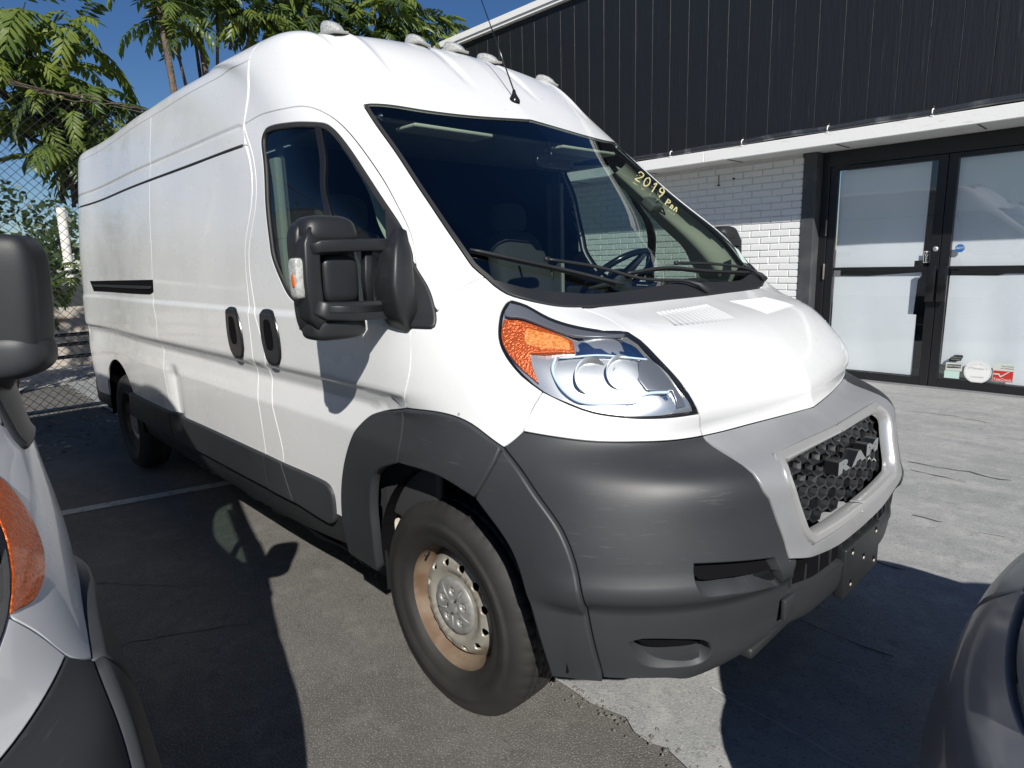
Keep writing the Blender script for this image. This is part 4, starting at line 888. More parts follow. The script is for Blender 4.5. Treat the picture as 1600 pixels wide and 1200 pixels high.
def make_wipers(van):
    for w, a in (('wiperA', 'armA'), ('wiperB', 'armB')):
        o = bpy.data.objects.new('wiper', None); COL.objects.link(o); o.parent = van
        P = catmull(uv_pts(PN[w], .014), .03, False).tolist(); P.append(uv_pts(PN[w], .014)[-1].tolist())
        tube('blade', P, [.004]+[.0065]*(len(P)-2)+[.004], trimblk, o, 6)
        P2 = catmull(uv_pts(PN[w], .004), .03, False).tolist(); tube('blade_rubber', P2, .004, rubber, o, 5)
        A = catmull(uv_pts(PN[a], .022), .03, False).tolist(); A.append(uv_pts(PN[a], .012)[-1].tolist())
        tube('arm', A, [.0045]+[.0058]*(len(A)-3)+[.011, .015], trimblk, o, 8)
        rounded('wiper_joint', tuple(A[0]), (.008, .012, .008), trimblk, o, 1, 3, 8)
def make_roof_lamps(van):
    for y in (-.645, -.222, 0., .222, .645):
        i = np.argmin(np.hypot(ROOFP[:, 0]+.99, ROOFP[:, 1]-abs(y))); p = ROOFP[i]; nn = ROOFN[i]
        o = bpy.data.objects.new('marker_lamp', None); COL.objects.link(o); o.parent = van; o.location = (p[0], y, p[2])
        up = Vector((nn[0], nn[1]*(1 if y >= 0 else -1), nn[2])); 
        o.rotation_mode = 'QUATERNION'; o.rotation_quaternion = up.to_track_quat('Z', 'Y') if False else Vector((0, 0, 1)).rotation_difference(up.lerp(Vector((0, 0, 1)), .5))
        # teardrop wedge: low nose forward, tall blunt tail
        o.scale = (.82, .82, .82)
        V, F = [], []; st = [(.075, .018, .008), (.05, .030, .028), (.02, .036, .044), (-.02, .038, .056), (-.055, .037, .060), (-.072, .033, .056)]
        for x, hw, h in st:
            for k in range(9):
                t = math.pi*k/8; V.append((x, hw*math.copysign(abs(math.cos(t))**.6, math.cos(t)), h*abs(math.sin(t))**.7+.004))
        for i in range(5):
            for k in range(8): F.append((i*9+k, (i+1)*9+k, (i+1)*9+k+1, i*9+k+1))
        F.append(tuple(range(9))[::-1]); F.append(tuple(45+k for k in range(9)))
        l = mesh_obj('lamp_lens', V, F, clearwhite, o); l.data.polygons.foreach_set('use_smooth', [True]*len(l.data.polygons)); l.data.set_sharp_from_angle(angle=math.radians(40))
        box('lamp_base', -.078, .082, -.041, .041, -.006, .007, mat('lamp_base_grey', (.3, .3, .28), .5), o, .003)
    P, N, _, _ = VAN.frame(np.array([PN['antenna'][0][:2]])) if False else (None,)*4
    p = uv_pts([[*ANT, 1]], 0.)[0]
    a = bpy.data.objects.new('antenna', None); COL.objects.link(a); a.parent = van; a.location = tuple(p)
    lathe('antenna_base', [(.0, .045), (.006, .045), (.010, .028), (.022, .008), (.026, 0), (.026, -.01)], gloss_black, a, 20, axis='z')
    tube('antenna_mast', [(0, 0, .04), (-.10, .0, .26), (-.22, .0, .52)], [.0035, .0028, .0018], gloss_black, a, 6)
U_ = np.linspace(0, 1.3, 60); V__ = np.linspace(2.0, VK[-1], 120); _a, _b = np.meshgrid(U_, V__); _q = np.stack([_a.ravel(), _b.ravel()], 1)
ROOFP, ROOFN, _, _ = VAN.frame(_q)

PNX = json.loads('''{"prism": [[0.9944, 1.112], [0.9513, 1.1094], [0.9016, 1.1004], [0.8667, 1.078], [0.8854, 1.0443], [0.9307, 1.0422], [0.9928, 1.0419], [1.0286, 1.05]], "mask": [[0.9926, 1.2079], [0.9301, 1.2058], [0.8687, 1.1671], [0.7912, 1.1379], [0.6798, 1.1103], [0.5938, 1.0971], [0.7058, 1.0936], [0.8281, 1.1006], [0.8898, 1.128], [0.9754, 1.1571], [1.0435, 1.1531], [1.0133, 1.1896]], "shelf": [[0.8824, 1.1123], [0.7674, 1.132], [0.5932, 1.0884], [0.5887, 1.0524], [0.5986, 1.0092], [0.8829, 1.025], [0.8464, 1.0784]], "lower": [[0.9639, 0.8637], [0.8041, 0.8728], [0.7426, 0.896], [0.6368, 0.9046], [0.6466, 0.8676], [0.6447, 0.8522], [0.8729, 0.8512], [0.9415, 0.8558]], "inner": [[0.5896, 1.0211], [0.5805, 0.9812], [0.5894, 0.9199], [0.5953, 0.8554], [0.6378, 0.8555], [0.6148, 0.9107], [0.7212, 0.9145], [0.7219, 0.9482], [0.6504, 1.0021]], "strip": [[0.9605, 1.0076], [0.9948, 0.96], [1.0001, 0.9169], [0.9875, 0.8854], [0.9625, 0.8674], [0.9135, 0.8655], [0.8346, 0.8731], [0.7898, 0.8787], [0.7557, 0.8977], [0.7079, 0.9071], [0.6233, 0.9075]], "strip2": [[0.948, 1.0088], [0.8134, 1.0246], [0.6858, 1.0179], [0.5962, 1.0069]], "bowl1": [0.8836, 0.9529], "bowl2": [0.7642, 0.9708]}''')
ANT = [0.0, 2.260534551491179]
TAGP = [[0.5627, 1.7571, 1]]
CHALK = [[[0.6062, 1.9048, 1], [0.663, 1.9173, 1], [0.6635, 1.9029, 1], [0.5921, 1.8754, 1], [0.5124, 1.8552, 1], [0.4531, 1.8396, 1], [0.4711, 1.8236, 1]], [[0.709, 1.8861, 1], [0.6314, 1.8706, 1], [0.5329, 1.8336, 1], [0.4827, 1.8037, 1], [0.5374, 1.8141, 1], [0.6505, 1.8551, 1], [0.7097, 1.8856, 1]], [[0.6697, 1.8395, 1], [0.7547, 1.8554, 1], [0.6139, 1.8114, 1], [0.5076, 1.7717, 1]], [[0.7191, 1.7979, 1], [0.7933, 1.8283, 1], [0.7163, 1.8177, 1], [0.6363, 1.7891, 1], [0.6453, 1.78, 1], [0.7355, 1.8016, 1], [0.6225, 1.7689, 1], [0.5291, 1.7427, 1]], [[0.5016, 1.6962, 1], [0.6382, 1.7413, 1]], [[0.6382, 1.7413, 1], [0.6303, 1.727, 1], [0.5784, 1.7104, 1], [0.5646, 1.7173, 1]], [[0.515, 1.6767, 1], [0.5943, 1.7011, 1], [0.5833, 1.6923, 1], [0.5194, 1.6704, 1]], [[0.5251, 1.6625, 1], [0.6229, 1.6883, 1], [0.5443, 1.6568, 1]]]
PN_STICK = [[0.9238, 1.4421, 1], [0.9759, 1.4093, 1], [0.8822, 1.3445, 1], [0.8149, 1.3719, 1]]
VAN2 = (.20, -2.905, 0)

# ------------------------------------------------------------------ ground
def ground_mat(name, c1, c2, c3, speck, rough, sp_scale, bumps, streak=False):
    m = bpy.data.materials.new(name); m.use_nodes = True; n, l, b = nodes_of(m); b.inputs['Roughness'].default_value = rough; b.inputs['Specular IOR Level'].default_value = .3
    tc = n.new('ShaderNodeTexCoord')
    def noise(s, d, r=.6, st=None):
        q = n.new('ShaderNodeTexNoise'); q.inputs['Scale'].default_value = s; q.inputs['Detail'].default_value = d; q.inputs['Roughness'].default_value = r
        if st:
            mp = n.new('ShaderNodeMapping'); mp.inputs['Scale'].default_value = st; mp.inputs['Rotation'].default_value = (0, 0, .15); l.new(tc.outputs['Object'], mp.inputs[0]); l.new(mp.outputs[0], q.inputs['Vector'])
        else: l.new(tc.outputs['Object'], q.inputs['Vector'])
        return q
    def rng(s, a, b_, c=0, d=1):
        r = n.new('ShaderNodeMapRange'); r.inputs[1].default_value = a; r.inputs[2].default_value = b_; r.inputs[3].default_value = c; r.inputs[4].default_value = d; l.new(s, r.inputs[0]); return r.outputs[0]
    def mix(f, a, c):
        x = n.new('ShaderNodeMix'); x.data_type = 'RGBA'; l.new(f, x.inputs[0])
        for s, k in ((a, 6), (c, 7)):
            if isinstance(s, tuple): x.inputs[k].default_value = (*s, 1)
            else: l.new(s, x.inputs[k])
        return x.outputs[2]
    big = noise(1.1, 8, .62, (1, 3.2, 1) if streak else None)
    col = mix(rng(big.outputs['Fac'], .38, .66), c1, c2)
    mid = noise(7, 8, .7)
    col = mix(rng(mid.outputs['Fac'], .50, .66, 0, .65), col, c3)
    dk = noise(13, 6, .7)
    col = mix(rng(dk.outputs['Fac'], .46, .34, 0, .45), col, tuple(c*.6 for c in c1))
    fine = noise(sp_scale, 3, .6)
    col = mix(rng(fine.outputs['Fac'], .55, .66, 0, .7), col, speck)
    fd = noise(sp_scale*.8, 2, .5)
    col = mix(rng(fd.outputs['Fac'], .40, .30, 0, .6), col, tuple(c*.4 for c in c1))
    vs_ = n.new('ShaderNodeTexVoronoi'); vs_.inputs['Scale'].default_value = 48; l.new(tc.outputs['Object'], vs_.inputs['Vector'])
    col = mix(rng(vs_.outputs['Distance'], .10, .06, 0, .65), col, speck)
    l.new(col, b.inputs['Base Color'])
    bp = n.new('ShaderNodeBump'); bp.inputs['Strength'].default_value = bumps; bp.inputs['Distance'].default_value = .006; l.new(fine.outputs['Fac'], bp.inputs['Height']); l.new(bp.outputs[0], b.inputs['Normal'])
    return m
asphalt = ground_mat('asphalt', (.108, .103, .095), (.145, .138, .127), (.18, .171, .157), (.36, .345, .31), .85, 170, .8)
concrete = ground_mat('concrete', (.255, .26, .258), (.335, .338, .33), (.41, .41, .395), (.40, .40, .38), .8, 110, .35, True)
def sheet(name, pts, z, m):
    o = mesh_obj(name, [(x, y, z) for x, y in pts], [tuple(range(len(pts)))], m); o['kind'] = 'structure'; return o
sheet('ground', [(-1500, -1500), (1500, -1500), (1500, 1500), (-1500, 1500)], -.012, asphalt)
# subdivided pavement near the camera
sheet('asphalt_lot', [(-6.2, -14), (12, -14), (12, -.55), (-6.2, -.55)], -.006, asphalt)
rr = random.Random(3); edge = []
x = 12.
while x > -9: edge.append((x, -.61+rr.uniform(-.018, .018)-(.05*math.exp(-((x-.9)/.3)**2)))); x -= rr.uniform(.05, .14)
sheet('concrete_apron', [(-9, 6.2), (12, 6.2)][::-1][::-1] and ([(12, 6.2), (-9, 6.2)]+edge[::-1]), .002, concrete)
# broken asphalt lip along the joint
V, F = [], []
rr = random.Random(11)
for i in range(420):
    x = rr.uniform(-1.5, 2.4); y = -.62+rr.gauss(0, .025); s = rr.uniform(.003, .011); b = len(V); z = .002
    k = rr.randint(4, 6); a0 = rr.random()*6
    for j in range(k): V.append((x+s*math.cos(a0+j*6.283/k)*rr.uniform(.6, 1.2), y+s*math.sin(a0+j*6.283/k)*rr.uniform(.6, 1.2), z))
    V.append((x, y, z+s*.7))
    for j in range(k): F.append((b+j, b+(j+1) % k, b+k))
o = mesh_obj('gravel_crumbs', V, F, asphalt); o['kind'] = 'stuff'; o['label'] = 'crumbled asphalt bits along the joint between asphalt and concrete'
def crack(pts, w, z, m, name, seed):
    r = random.Random(seed); P = []
    for (x0, y0), (x1, y1) in zip(pts[:-1], pts[1:]):
        L = math.hypot(x1-x0, y1-y0); k = max(2, int(L/.05))
        for i in range(k): t = i/k; P.append((x0+(x1-x0)*t+r.gauss(0, .006), y0+(y1-y0)*t+r.gauss(0, .006)))
    V, F = [], []
    for i in range(len(P)):
        a = P[max(i-1, 0)]; c = P[min(i+1, len(P)-1)]; d = math.hypot(c[0]-a[0], c[1]-a[1])+1e-6; nx, ny = -(c[1]-a[1])/d, (c[0]-a[0])/d; ww = w*r.uniform(.3, 1.2)
        V += [(P[i][0]+nx*ww, P[i][1]+ny*ww, z), (P[i][0]-nx*ww, P[i][1]-ny*ww, z)]
    for i in range(len(P)-1): F.append((2*i, 2*i+1, 2*i+3, 2*i+2))
    o = mesh_obj(name, V, F, m); o['kind'] = 'structure'; return o
crackm = mat('crack_dark', (.07, .07, .065), .95); crackl = mat('crack_fill', (.42, .42, .40), .9); crackb = mat('crack_in_asphalt', (.15, .14, .125), .95)
G_ = {"cracks":[[[[0.375,2.892],[0.55,2.875],[0.736,2.898],[0.85,2.867],[1.022,2.871]],0.006,0],[[[0.43,2.701],[0.593,2.686],[0.817,2.659]],0.0045,0],[[[0.652,1.859],[0.784,1.852],[0.844,1.86]],0.005,0],[[[0.83,3.563],[0.929,3.543]],0.005,1],[[[0.985,1.828],[1.141,1.86]],0.004,1],[[[0.669,1.128],[0.782,1.115],[0.862,1.101]],0.006,0],[[[-0.11,4.494],[0.298,4.54],[0.653,4.422]],0.004,0],[[[0.592,-0.277],[0.708,-0.283],[0.965,-0.301],[1.175,-0.299]],0.005,1],[[[0.621,0.341],[0.819,0.343],[1.042,0.333]],0.004,0]],"acracks":[[[[-1.27,-1.766],[-1.268,-1.641],[-1.226,-1.53],[-1.11,-1.332],[-1.045,-1.194]],0.006],[[[-4.35,-1.099],[-3.641,-1.088],[-3.191,-1.051],[-2.577,-1.049],[-2.184,-1.042]],0.005],[[[-2.892,-1.331],[-2.375,-1.269],[-1.998,-1.226],[-1.768,-1.24]],0.004],[[[-2.114,-1.724],[-1.867,-1.535],[-1.616,-1.342],[-1.505,-1.161]],0.004],[[[0.181,-1.129],[0.207,-0.995],[0.245,-0.799],[0.447,-0.646]],0.004]],"line":[[-3.256,-1.686],[-2.985,-0.577]]}
for i, (pl, w, k) in enumerate(G_['cracks']): crack(pl, w, .0062, crackm if k == 0 else crackl, 'concrete_crack', i)
for i, (pl, w) in enumerate(G_['acracks']): crack(pl, w, -.0020, crackb, 'asphalt_crack', 50+i)
linem = mat('road_paint', (.42, .42, .40), .8, noise=(18, 8, (.14, .14, .135), .50, .78, (1, 1, 1)))
(lx0, ly0), (lx1, ly1) = G_['line']; d = Vector((lx1-lx0, ly1-ly0)).normalized(); nrm = Vector((-d.y, d.x))*.05
a = Vector((lx0, ly0))-d*3.2; b = Vector((lx1, ly1))+d*2.6
sheet('stall_line', [tuple(a+nrm), tuple(a-nrm), tuple(b-nrm), tuple(b+nrm)], -.0018, linem)

# ------------------------------------------------------------------ vans
van = build_van()
def children_of(o): return [x for x in bpy.data.objects if x.parent == o]
def dup_tree(o, parent=None):
    c = o.copy(); COL.objects.link(c); c.parent = parent
    for ch in CH.get(o.name, ()): dup_tree(ch, c)
    return c
CH = {}
for o_ in list(bpy.data.objects):
    if o_.parent: CH.setdefault(o_.parent.name, []).append(o_)
van2 = dup_tree(van); van2.location = VAN2; van2.rotation_euler = (0, 0, math.radians(2)); van2.scale = (.92, .92, .92); van2['label'] = 'neighbouring white van cut by the left edge, its shaded wing and black mirror in view'
for mir in (0, 1):   # this one's corner lamps wrap further round the wing
    patch(VAN, 'corner_lens', PN['side_lens'], amber, van2, mirror=mir, off=.003, gap=0, bev=.002, depth=.01, hu=.02, hv=.02)
# its near mirror is a plain short-armed one
m2 = sorted([x for x in bpy.data.objects if x.parent == van2 and x.name.startswith('side_mirror')], key=lambda x: x.name)[0]
for ch in [x for x in bpy.data.objects if x.parent == m2]: bpy.data.objects.remove(ch)
inv = (Matrix.Translation(van2.location) @ van2.rotation_euler.to_matrix().to_4x4() @ Matrix.Diagonal((*van2.scale, 1))).inverted()
m2.location = (0, 0, 0); m2.matrix_parent_inverse = inv
fw = Vector((-.86, .50, 0)).normalized(); sw_ = Vector((fw.y, -fw.x, 0))*-1   # facing and sideways directions of the folded head
def m_shell(name, c, s, p, m, squash=None):
    V, F = [], []; n = 24; a = 48
    sp = lambda w, e: math.copysign(abs(w)**(2/e), w)
    for i in range(n+1):
        t_ = math.pi*i/n-math.pi/2
        for j in range(a):
            ph = 2*math.pi*j/a; x = sp(math.cos(t_), p)*sp(math.cos(ph), p); y = sp(math.cos(t_), p)*sp(math.sin(ph), p); z = sp(math.sin(t_), p)
            if squash: x, y, z = squash(x, y, z)
            q = Vector(c)+fw*x*s[0]+sw_*y*s[1]; V.append((q.x, q.y, q.z+z*s[2]))
    for i in range(n):
        for j in range(a): F.append((i*a+j, i*a+(j+1) % a, (i+1)*a+(j+1) % a, (i+1)*a+j))
    return mesh_obj(name, V, F, m, m2, smooth=True)
MC = (0.1224, -2.0021, 1.4506)
m_shell('mirror_head', MC, (.055, .078, .122), 5.5, trimblk, lambda x, y, z: (x*(1-.15*abs(y)), y*(1+.06*z-.10*z*z*(z > 0))-.10*z, z))
m_shell('lower_cap', (MC[0], MC[1], MC[2]-.085), (.058, .081, .046), 3.0, plastic, lambda x, y, z: (x, y*(1-.18*(z < 0)*z*z)+.06, z))
m_shell('head_ridge', (MC[0]+.035, MC[1]-.04, MC[2]+.03), (.040, .020, .095), 2.6, trimblk)
tube('mirror_stalk', [(MC[0]-.01, MC[1], MC[2]-.10), (MC[0]-.06, MC[1]-.03, MC[2]-.16), (MC[0]-.16, MC[1]-.10, MC[2]-.20)], [.028, .030, .036], trimblk, m2, 12)
van['group'] = van2['group'] = 'cargo vans parked side by side'

# ------------------------------------------------------------------ grey car at the lower right
def build_car():
    car = empty('parked_car', (1.30, -.27, 0), 'dark grey car at the lower right, only its rounded bumper and red lamp in view', 'car')
    gp = mat('grey_paint', (.125, .130, .145), .42, coat=.45, coatrough=.12, noise=(5, 6, (.145, .15, .165), .5, .75, (1, 1, 1)))
    lowp = mat('grey_lower', (.045, .046, .047), .5)
    # plan outline of each level, from rear centre round to the flank: (x behind the bumper, half width factor)
    ZR = [(.22, .04, .93), (.30, .0, .98), (.42, -.025, 1.01), (.53, -.005, 1.0), (.62, .03, .985), (.655, .075, .965), (.69, .12, .95), (.80, .155, .93), (.90, .20, .90), (.97, .27, .86), (1.0, .36, .80), (1.02, .60, .74), (1.10, .85, .70), (1.25, 1.10, .66), (1.36, 1.45, .60), (1.39, 1.9, .40)]
    plan = [(0, 0), (.012, .28), (.055, .52), (.15, .70), (.30, .79), (.55, .80), (1.2, .80), (2.2, .80), (3.2, .79), (3.9, .75), (4.25, .62), (4.42, .35), (4.46, 0)]
    rows = []
    for z, bx, wf in ZR:
        r = []
        for k, (px, py) in enumerate(plan):
            t = k/(len(plan)-1); L = 4.46
            fx = px+bx*(1-px/L)-(bx*.9)*(px/L)*(1 if z < 1.0 else 1.15) if True else px
            r.append((fx, py*wf, z-(.10*(px/L)**2 if .6 < z < 1.05 else 0)))
        rows.append(r)
    Gc = np.array(rows); uk = np.array([0, .28, .53, .75, .93, 1.2, 1.85, 2.8, 3.8, 4.5, 4.9, 5.2, 5.55]); vk = np.concatenate([[0], np.cumsum(np.linalg.norm(np.diff(Gc[:, [0, 2, 5]], axis=0), axis=2).mean(1))])
    du_, dv_ = nat(uk), nat(vk)
    def fn(u, v):
        s = np.where(u < 0, -1., 1.); Wu = basis(uk, du_, np.abs(u)); Wv = basis(vk, dv_, v); P = np.einsum('ni,nj,ijk->nk', Wv, Wu, Gc); P[:, 1] *= s; return P
    S = Surf(fn, flip=True)
    vk_ = lambda z: float(np.interp(z, [r[0] for r in ZR], vk)) if z < 1.0 else vk[-1]
    U1 = uk[-1]
    def band(name, v0, v1, u0, u1, m, off=0., holes=(), **kw):
        L = np.array([(u0, v0)]+[(u0+(u1-u0)*t, v0) for t in np.linspace(.02, .98, 70)]+[(u1, v0), (u1, v1)]+[(u0+(u1-u0)*t, v1) for t in np.linspace(.98, .02, 70)]+[(u0, v1)])
        return patch(S, name, L, m, car, raw=True, center=(u0 == 0), off=off, holes=holes, hu=.05, hv=.03, **kw)
    z = [r[0] for r in ZR]; vz = lambda zz: float(np.interp(zz, z, vk))
    band('lower_bumper', vz(.22), vz(.44), 0., 1.22, lowp, 0.)
    band('bumper', vz(.442), vz(.672), 0., 1.22, gp, .012, depth=.03, bev=.006)
    Lb = np.array([(1.222, vz(.22))]+[(t, vz(.22)) for t in np.linspace(1.25, U1-.03, 60)]+[(U1, vz(.22)), (U1, vz(.672))]+[(t, vz(.672)) for t in np.linspace(U1-.03, 1.25, 60)]+[(1.222, vz(.672))])
    for mir in (0, 1): patch(S, 'body_side', Lb, gp, car, raw=True, mirror=mir, hu=.06, hv=.04)
    # red lamp on the corner
    lp = [(.42, vz(.79)), (.62, vz(.775)), (.76, vz(.79)), (.86, vz(.84)), (.88, vz(.89)), (.78, vz(.915)), (.66, vz(.90)), (.45, vz(.87))]
    lampm = mat('red_lamp', (.22, .012, .015), .12, coat=1., noise=(40, 2, (.10, .005, .01), .4, .6, (1, 1, 1)))
    L = np.array([(0, vz(.676))]+[(t, vz(.676)) for t in np.linspace(.1, U1-.1, 90)]+[(U1, vz(.676)), (U1, vk[-1])]+[(t, vk[-1]) for t in np.linspace(U1-.1, .1, 90)]+[(0, vk[-1])])
    loop = smooth_loop([[*p] for p in lp], .02)
    patch(S, 'upper_body', L, gp, car, raw=True, center=True, holes=[loop[::-1] if area2(loop) > 0 else loop], hu=.05, hv=.03, noskirt=False)
    for mir in (0, 1):
        patch(S, 'tail_lamp', lp, lampm, car, mirror=mir, off=.006, hu=.03, hv=.02, bev=.006, depth=.03)
        c = loop.mean(0); patch(S, 'reverse_lens', c+(loop-c)*np.array([.85, .3])-np.array([0, .04]), clearwhite, car, raw=True, mirror=mir, off=.0085, noskirt=True)
        for wx in (.85, 3.55):
            w = bpy.data.objects.new('wheel', None); COL.objects.link(w); w.parent = car; w.location = (wx, .70*(1 if mir == 0 else -1), .32)
            lathe('tyre', [(.20, .10), (.24, .112), (.28, .11), (.315, .09), (.32, .06), (.32, -.06), (.31, -.09), (.2, -.10)], tyre_m, w, 48); lathe('rim', [(.0, .06), (.05, .07), (.12, .05), (.19, .08), (.205, .10)], silver, w, 32)
    # window band in dark glass
    gm = mat('car_glass', (.012, .014, .016), .05, coat=1.)
    for mir in (0, 1): patch(S, 'side_window', [[2.2, vz(1.06), 1], [3.9, vz(1.06), 1], [3.3, vz(1.33), 1], [2.5, vz(1.33), 1]], gm, car, mirror=mir, off=.003)
    return car
car = build_car()

# ------------------------------------------------------------------ building
def build_building():
    B = empty('storefront_building', (-1.5, 5.9, 0), 'single storey shop with black wooden fascia, white brick and black framed glass doors', 'building')
    def bx(*a, **k):
        o = box(*a, **k); o.location = (1.5, -5.9, 0); return o   # geometry is written in world metres
    def fix(o): o.location = (1.5, -5.9, 0); return o
    brickm = mat('painted_brick', (.76, .76, .75), .75, noise=(5, 8, (.64, .64, .62), .5, .8, (1, 1, 1)), bump=(60, .5, .004))
    mortar = mat('painted_mortar', (.70, .70, .69), .9, noise=(20, 6, (.60, .60, .59), .4, .7, (1, 1, 1)))
    whitewood = mat('painted_board', (.80, .795, .77), .6, noise=(5, 9, (.50, .48, .44), .60, .80, (1, 1, 6)), bump=(40, .3, .003))
    soffm = mat('soffit_paint', (.60, .60, .58), .8, noise=(3, 6, (.45, .45, .43), .5, .8, (1, 1, 1)))
    blackf = mat('black_frame', (.012, .012, .014), .35)
    jambm = mat('grey_jamb', (.055, .058, .063), .5, noise=(6, 6, (.10, .10, .10), .5, .8, (1, 1, 1)))
    sid = bpy.data.materials.new('black_siding'); sid.use_nodes = True; n, l, b = nodes_of(sid); b.inputs['Roughness'].default_value = .42; b.inputs['Specular IOR Level'].default_value = .5
    tc = n.new('ShaderNodeTexCoord'); mp = n.new('ShaderNodeMapping'); mp.inputs['Scale'].default_value = (26, 26, 1.5); oi = n.new('ShaderNodeObjectInfo'); ad = n.new('ShaderNodeVectorMath'); ad.operation = 'MULTIPLY_ADD'; ad.inputs[1].default_value = (31, 17, 5)
    cb = n.new('ShaderNodeCombineXYZ'); [l.new(oi.outputs['Random'], cb.inputs[i]) for i in range(3)]; l.new(cb.outputs[0], ad.inputs[0]); l.new(tc.outputs['Object'], ad.inputs[2]); l.new(ad.outputs[0], mp.inputs[0])
    w = n.new('ShaderNodeTexNoise'); w.inputs['Scale'].default_value = 1.; w.inputs['Detail'].default_value = 8; w.inputs['Roughness'].default_value = .65; w.inputs['Distortion'].default_value = .8; l.new(mp.outputs[0], w.inputs['Vector'])
    bp = n.new('ShaderNodeBump'); bp.inputs['Strength'].default_value = .6; bp.inputs['Distance'].default_value = .008; l.new(w.outputs['Fac'], bp.inputs['Height']); l.new(bp.outputs[0], b.inputs['Normal'])
    rp = n.new('ShaderNodeMapRange'); rp.inputs[1].default_value = .62; rp.inputs[2].default_value = .80; l.new(w.outputs['Fac'], rp.inputs[0]); mx = n.new('ShaderNodeMix'); mx.data_type = 'RGBA'; mx.inputs[6].default_value = (.011, .012, .014, 1); mx.inputs[7].default_value = (.042, .045, .05, 1); l.new(rp.outputs[0], mx.inputs[0]); l.new(mx.outputs[2], b.inputs['Base Color'])
    # walls
    fix(box('wall', -7.6, -1.60, 5.62, 5.9, 0, 2.60, mortar, B)); fix(box('wall', 3.1, 9.0, 5.62, 5.9, 0, 2.60, mortar, B))
    fix(box('side_wall', -7.6, -7.4, 5.9, 14, 0, 4.9, mortar, B)); fix(box('side_wall', 8.8, 9.0, 5.9, 14, 0, 4.9, mortar, B))
    fix(box('flat_roof', -7.6, 9.0, 5.3, 14, 4.86, 4.92, mortar, B)); fix(box('shop_interior', -1.55, 3.05, 6.9, 6.95, 0, 2.6, mat('shop_dark', (.06, .07, .07), .9), B))
    fix(box('shop_floor', -1.55, 3.05, 5.95, 6.9, 0, .01, mat('shop_floor_grey', (.1, .1, .1), .6), B))
    # bricks
    bw = bpy.data.objects.new('brick_wall', None); COL.objects.link(bw); bw.parent = B; bw.location = (1.5, -5.9, 0)
    H, L = .0795, .245; r = random.Random(5)
    meshes = []
    for k in range(10):
        o = box('brick', -(L-.012)/2+r.uniform(-.001, .001), (L-.012)/2, 0, .04, -(H-.011)/2, (H-.011)/2+r.uniform(-.0012, .0012), brickm, None, .004, 1); meshes.append(o.data); bpy.data.objects.remove(o)
    half = []
    for k in range(3):
        o = box('brick', -(L/2-.012)/2, (L/2-.012)/2, 0, .04, -(H-.011)/2, (H-.011)/2, brickm, None, .004, 1); half.append(o.data); bpy.data.objects.remove(o)
    cnt = 0; rest = []
    rows = int(2.56/H)
    cand = []
    for j in range(rows):
        z = H*(j+.5)+.005
        x = -1.575-(L/2 if j % 2 == 0 else 0)
        if j % 2 == 1: cand.append((-1.575-L/4, z, 'h')); x = -1.575-L/2-L/2
        while x > -7.5: cand.append((x, z, 'f')); x -= L
    vis = sorted(cand, key=lambda c: (not (c[1] > .85), abs(c[0]+1.5)))
    for i, (x, z, k) in enumerate(vis):
        if i < 296:
            o = bpy.data.objects.new('brick', r.choice(meshes if k == 'f' else half)); COL.objects.link(o); o.parent = bw; o.location = (x, 5.610+r.uniform(-.0025, .0025), z); o.rotation_euler = (r.uniform(-.01, .01), 0, r.uniform(-.006, .006))
        else: rest.append((x-(L-.012)/2 if k == 'f' else x-.055, x+(L-.012)/2 if k == 'f' else x+.055, 5.602, 5.63, z-(H-.011)/2, z+(H-.011)/2))
    x = 3.1+L/2
    while x < 8.9:
        for j in range(rows): rest.append((x-(L-.012)/2, x+(L-.012)/2, 5.602, 5.63, H*(j+.5)-(H-.011)/2, H*(j+.5)+(H-.011)/2))
        x += L
    o = boxes('brickwork', rest, brickm, bw); o['kind'] = 'stuff'
    # soffit, beam, fascia
    fix(box('soffit', -7.6, 9.0, 5.10, 5.92, 2.588, 2.604, soffm, B))
    for x in np.arange(-7.2, 9, 1.22): fix(box('soffit_batten', x-.004, x+.004, 5.10, 5.60, 2.579, 2.586, jambm, B))
    xs = [-7.6, -5.6, -2.53, .9, 4.2, 9.0]
    for a, c in zip(xs[:-1], xs[1:]): fix(box('beam_board', a+.002, c-.002, 5.055, 5.10, 2.565, 2.690, whitewood, B, bevel=.004, seg=1))
    fix(box('beam_ledge', -7.6, 9.0, 5.10, 5.16, 2.60, 2.689, whitewood, B))
    x = -7.6; pm = None; r = random.Random(9)
    o = box('siding_plank', 0, .2495, 0, .03, 0, 2.24, sid, None, .0025, 1); pm = o.data; bpy.data.objects.remove(o)
    while x < 9.0-.25:
        o = bpy.data.objects.new('siding_plank', pm); COL.objects.link(o); o.parent = B; o.location = (1.5+x, -5.9+5.128+r.uniform(-.0015, .0015), 2.70); x += .252
    fix(box('fascia_backing', -7.59, 8.99, 5.162, 5.25, 2.69, 4.95, blackf, B))
    fix(box('roof_trim', -7.68, 9.05, 5.06, 5.30, 4.945, 5.06, whitewood, B)); fix(box('drip_edge', -7.70, 9.07, 5.04, 5.058, 4.99, 5.075, whitewood, B))
    fix(box('side_trim', -7.68, -7.62, 5.30, 14, 4.945, 5.06, whitewood, B)); fix(box('fascia_return', -7.60, -7.57, 5.26, 14, 2.7, 4.94, sid, B))
    # black hose-like conduit lying on the ledge, with white clamps
    pts = []
    for i in range(0, 170):
        X = -7.4+i*.095; ph = ((X+3.0)/.93) % 1.0; pts.append((X, 5.092, 2.722+.012*math.sin(ph*math.pi)+.003*math.sin(X*3)))
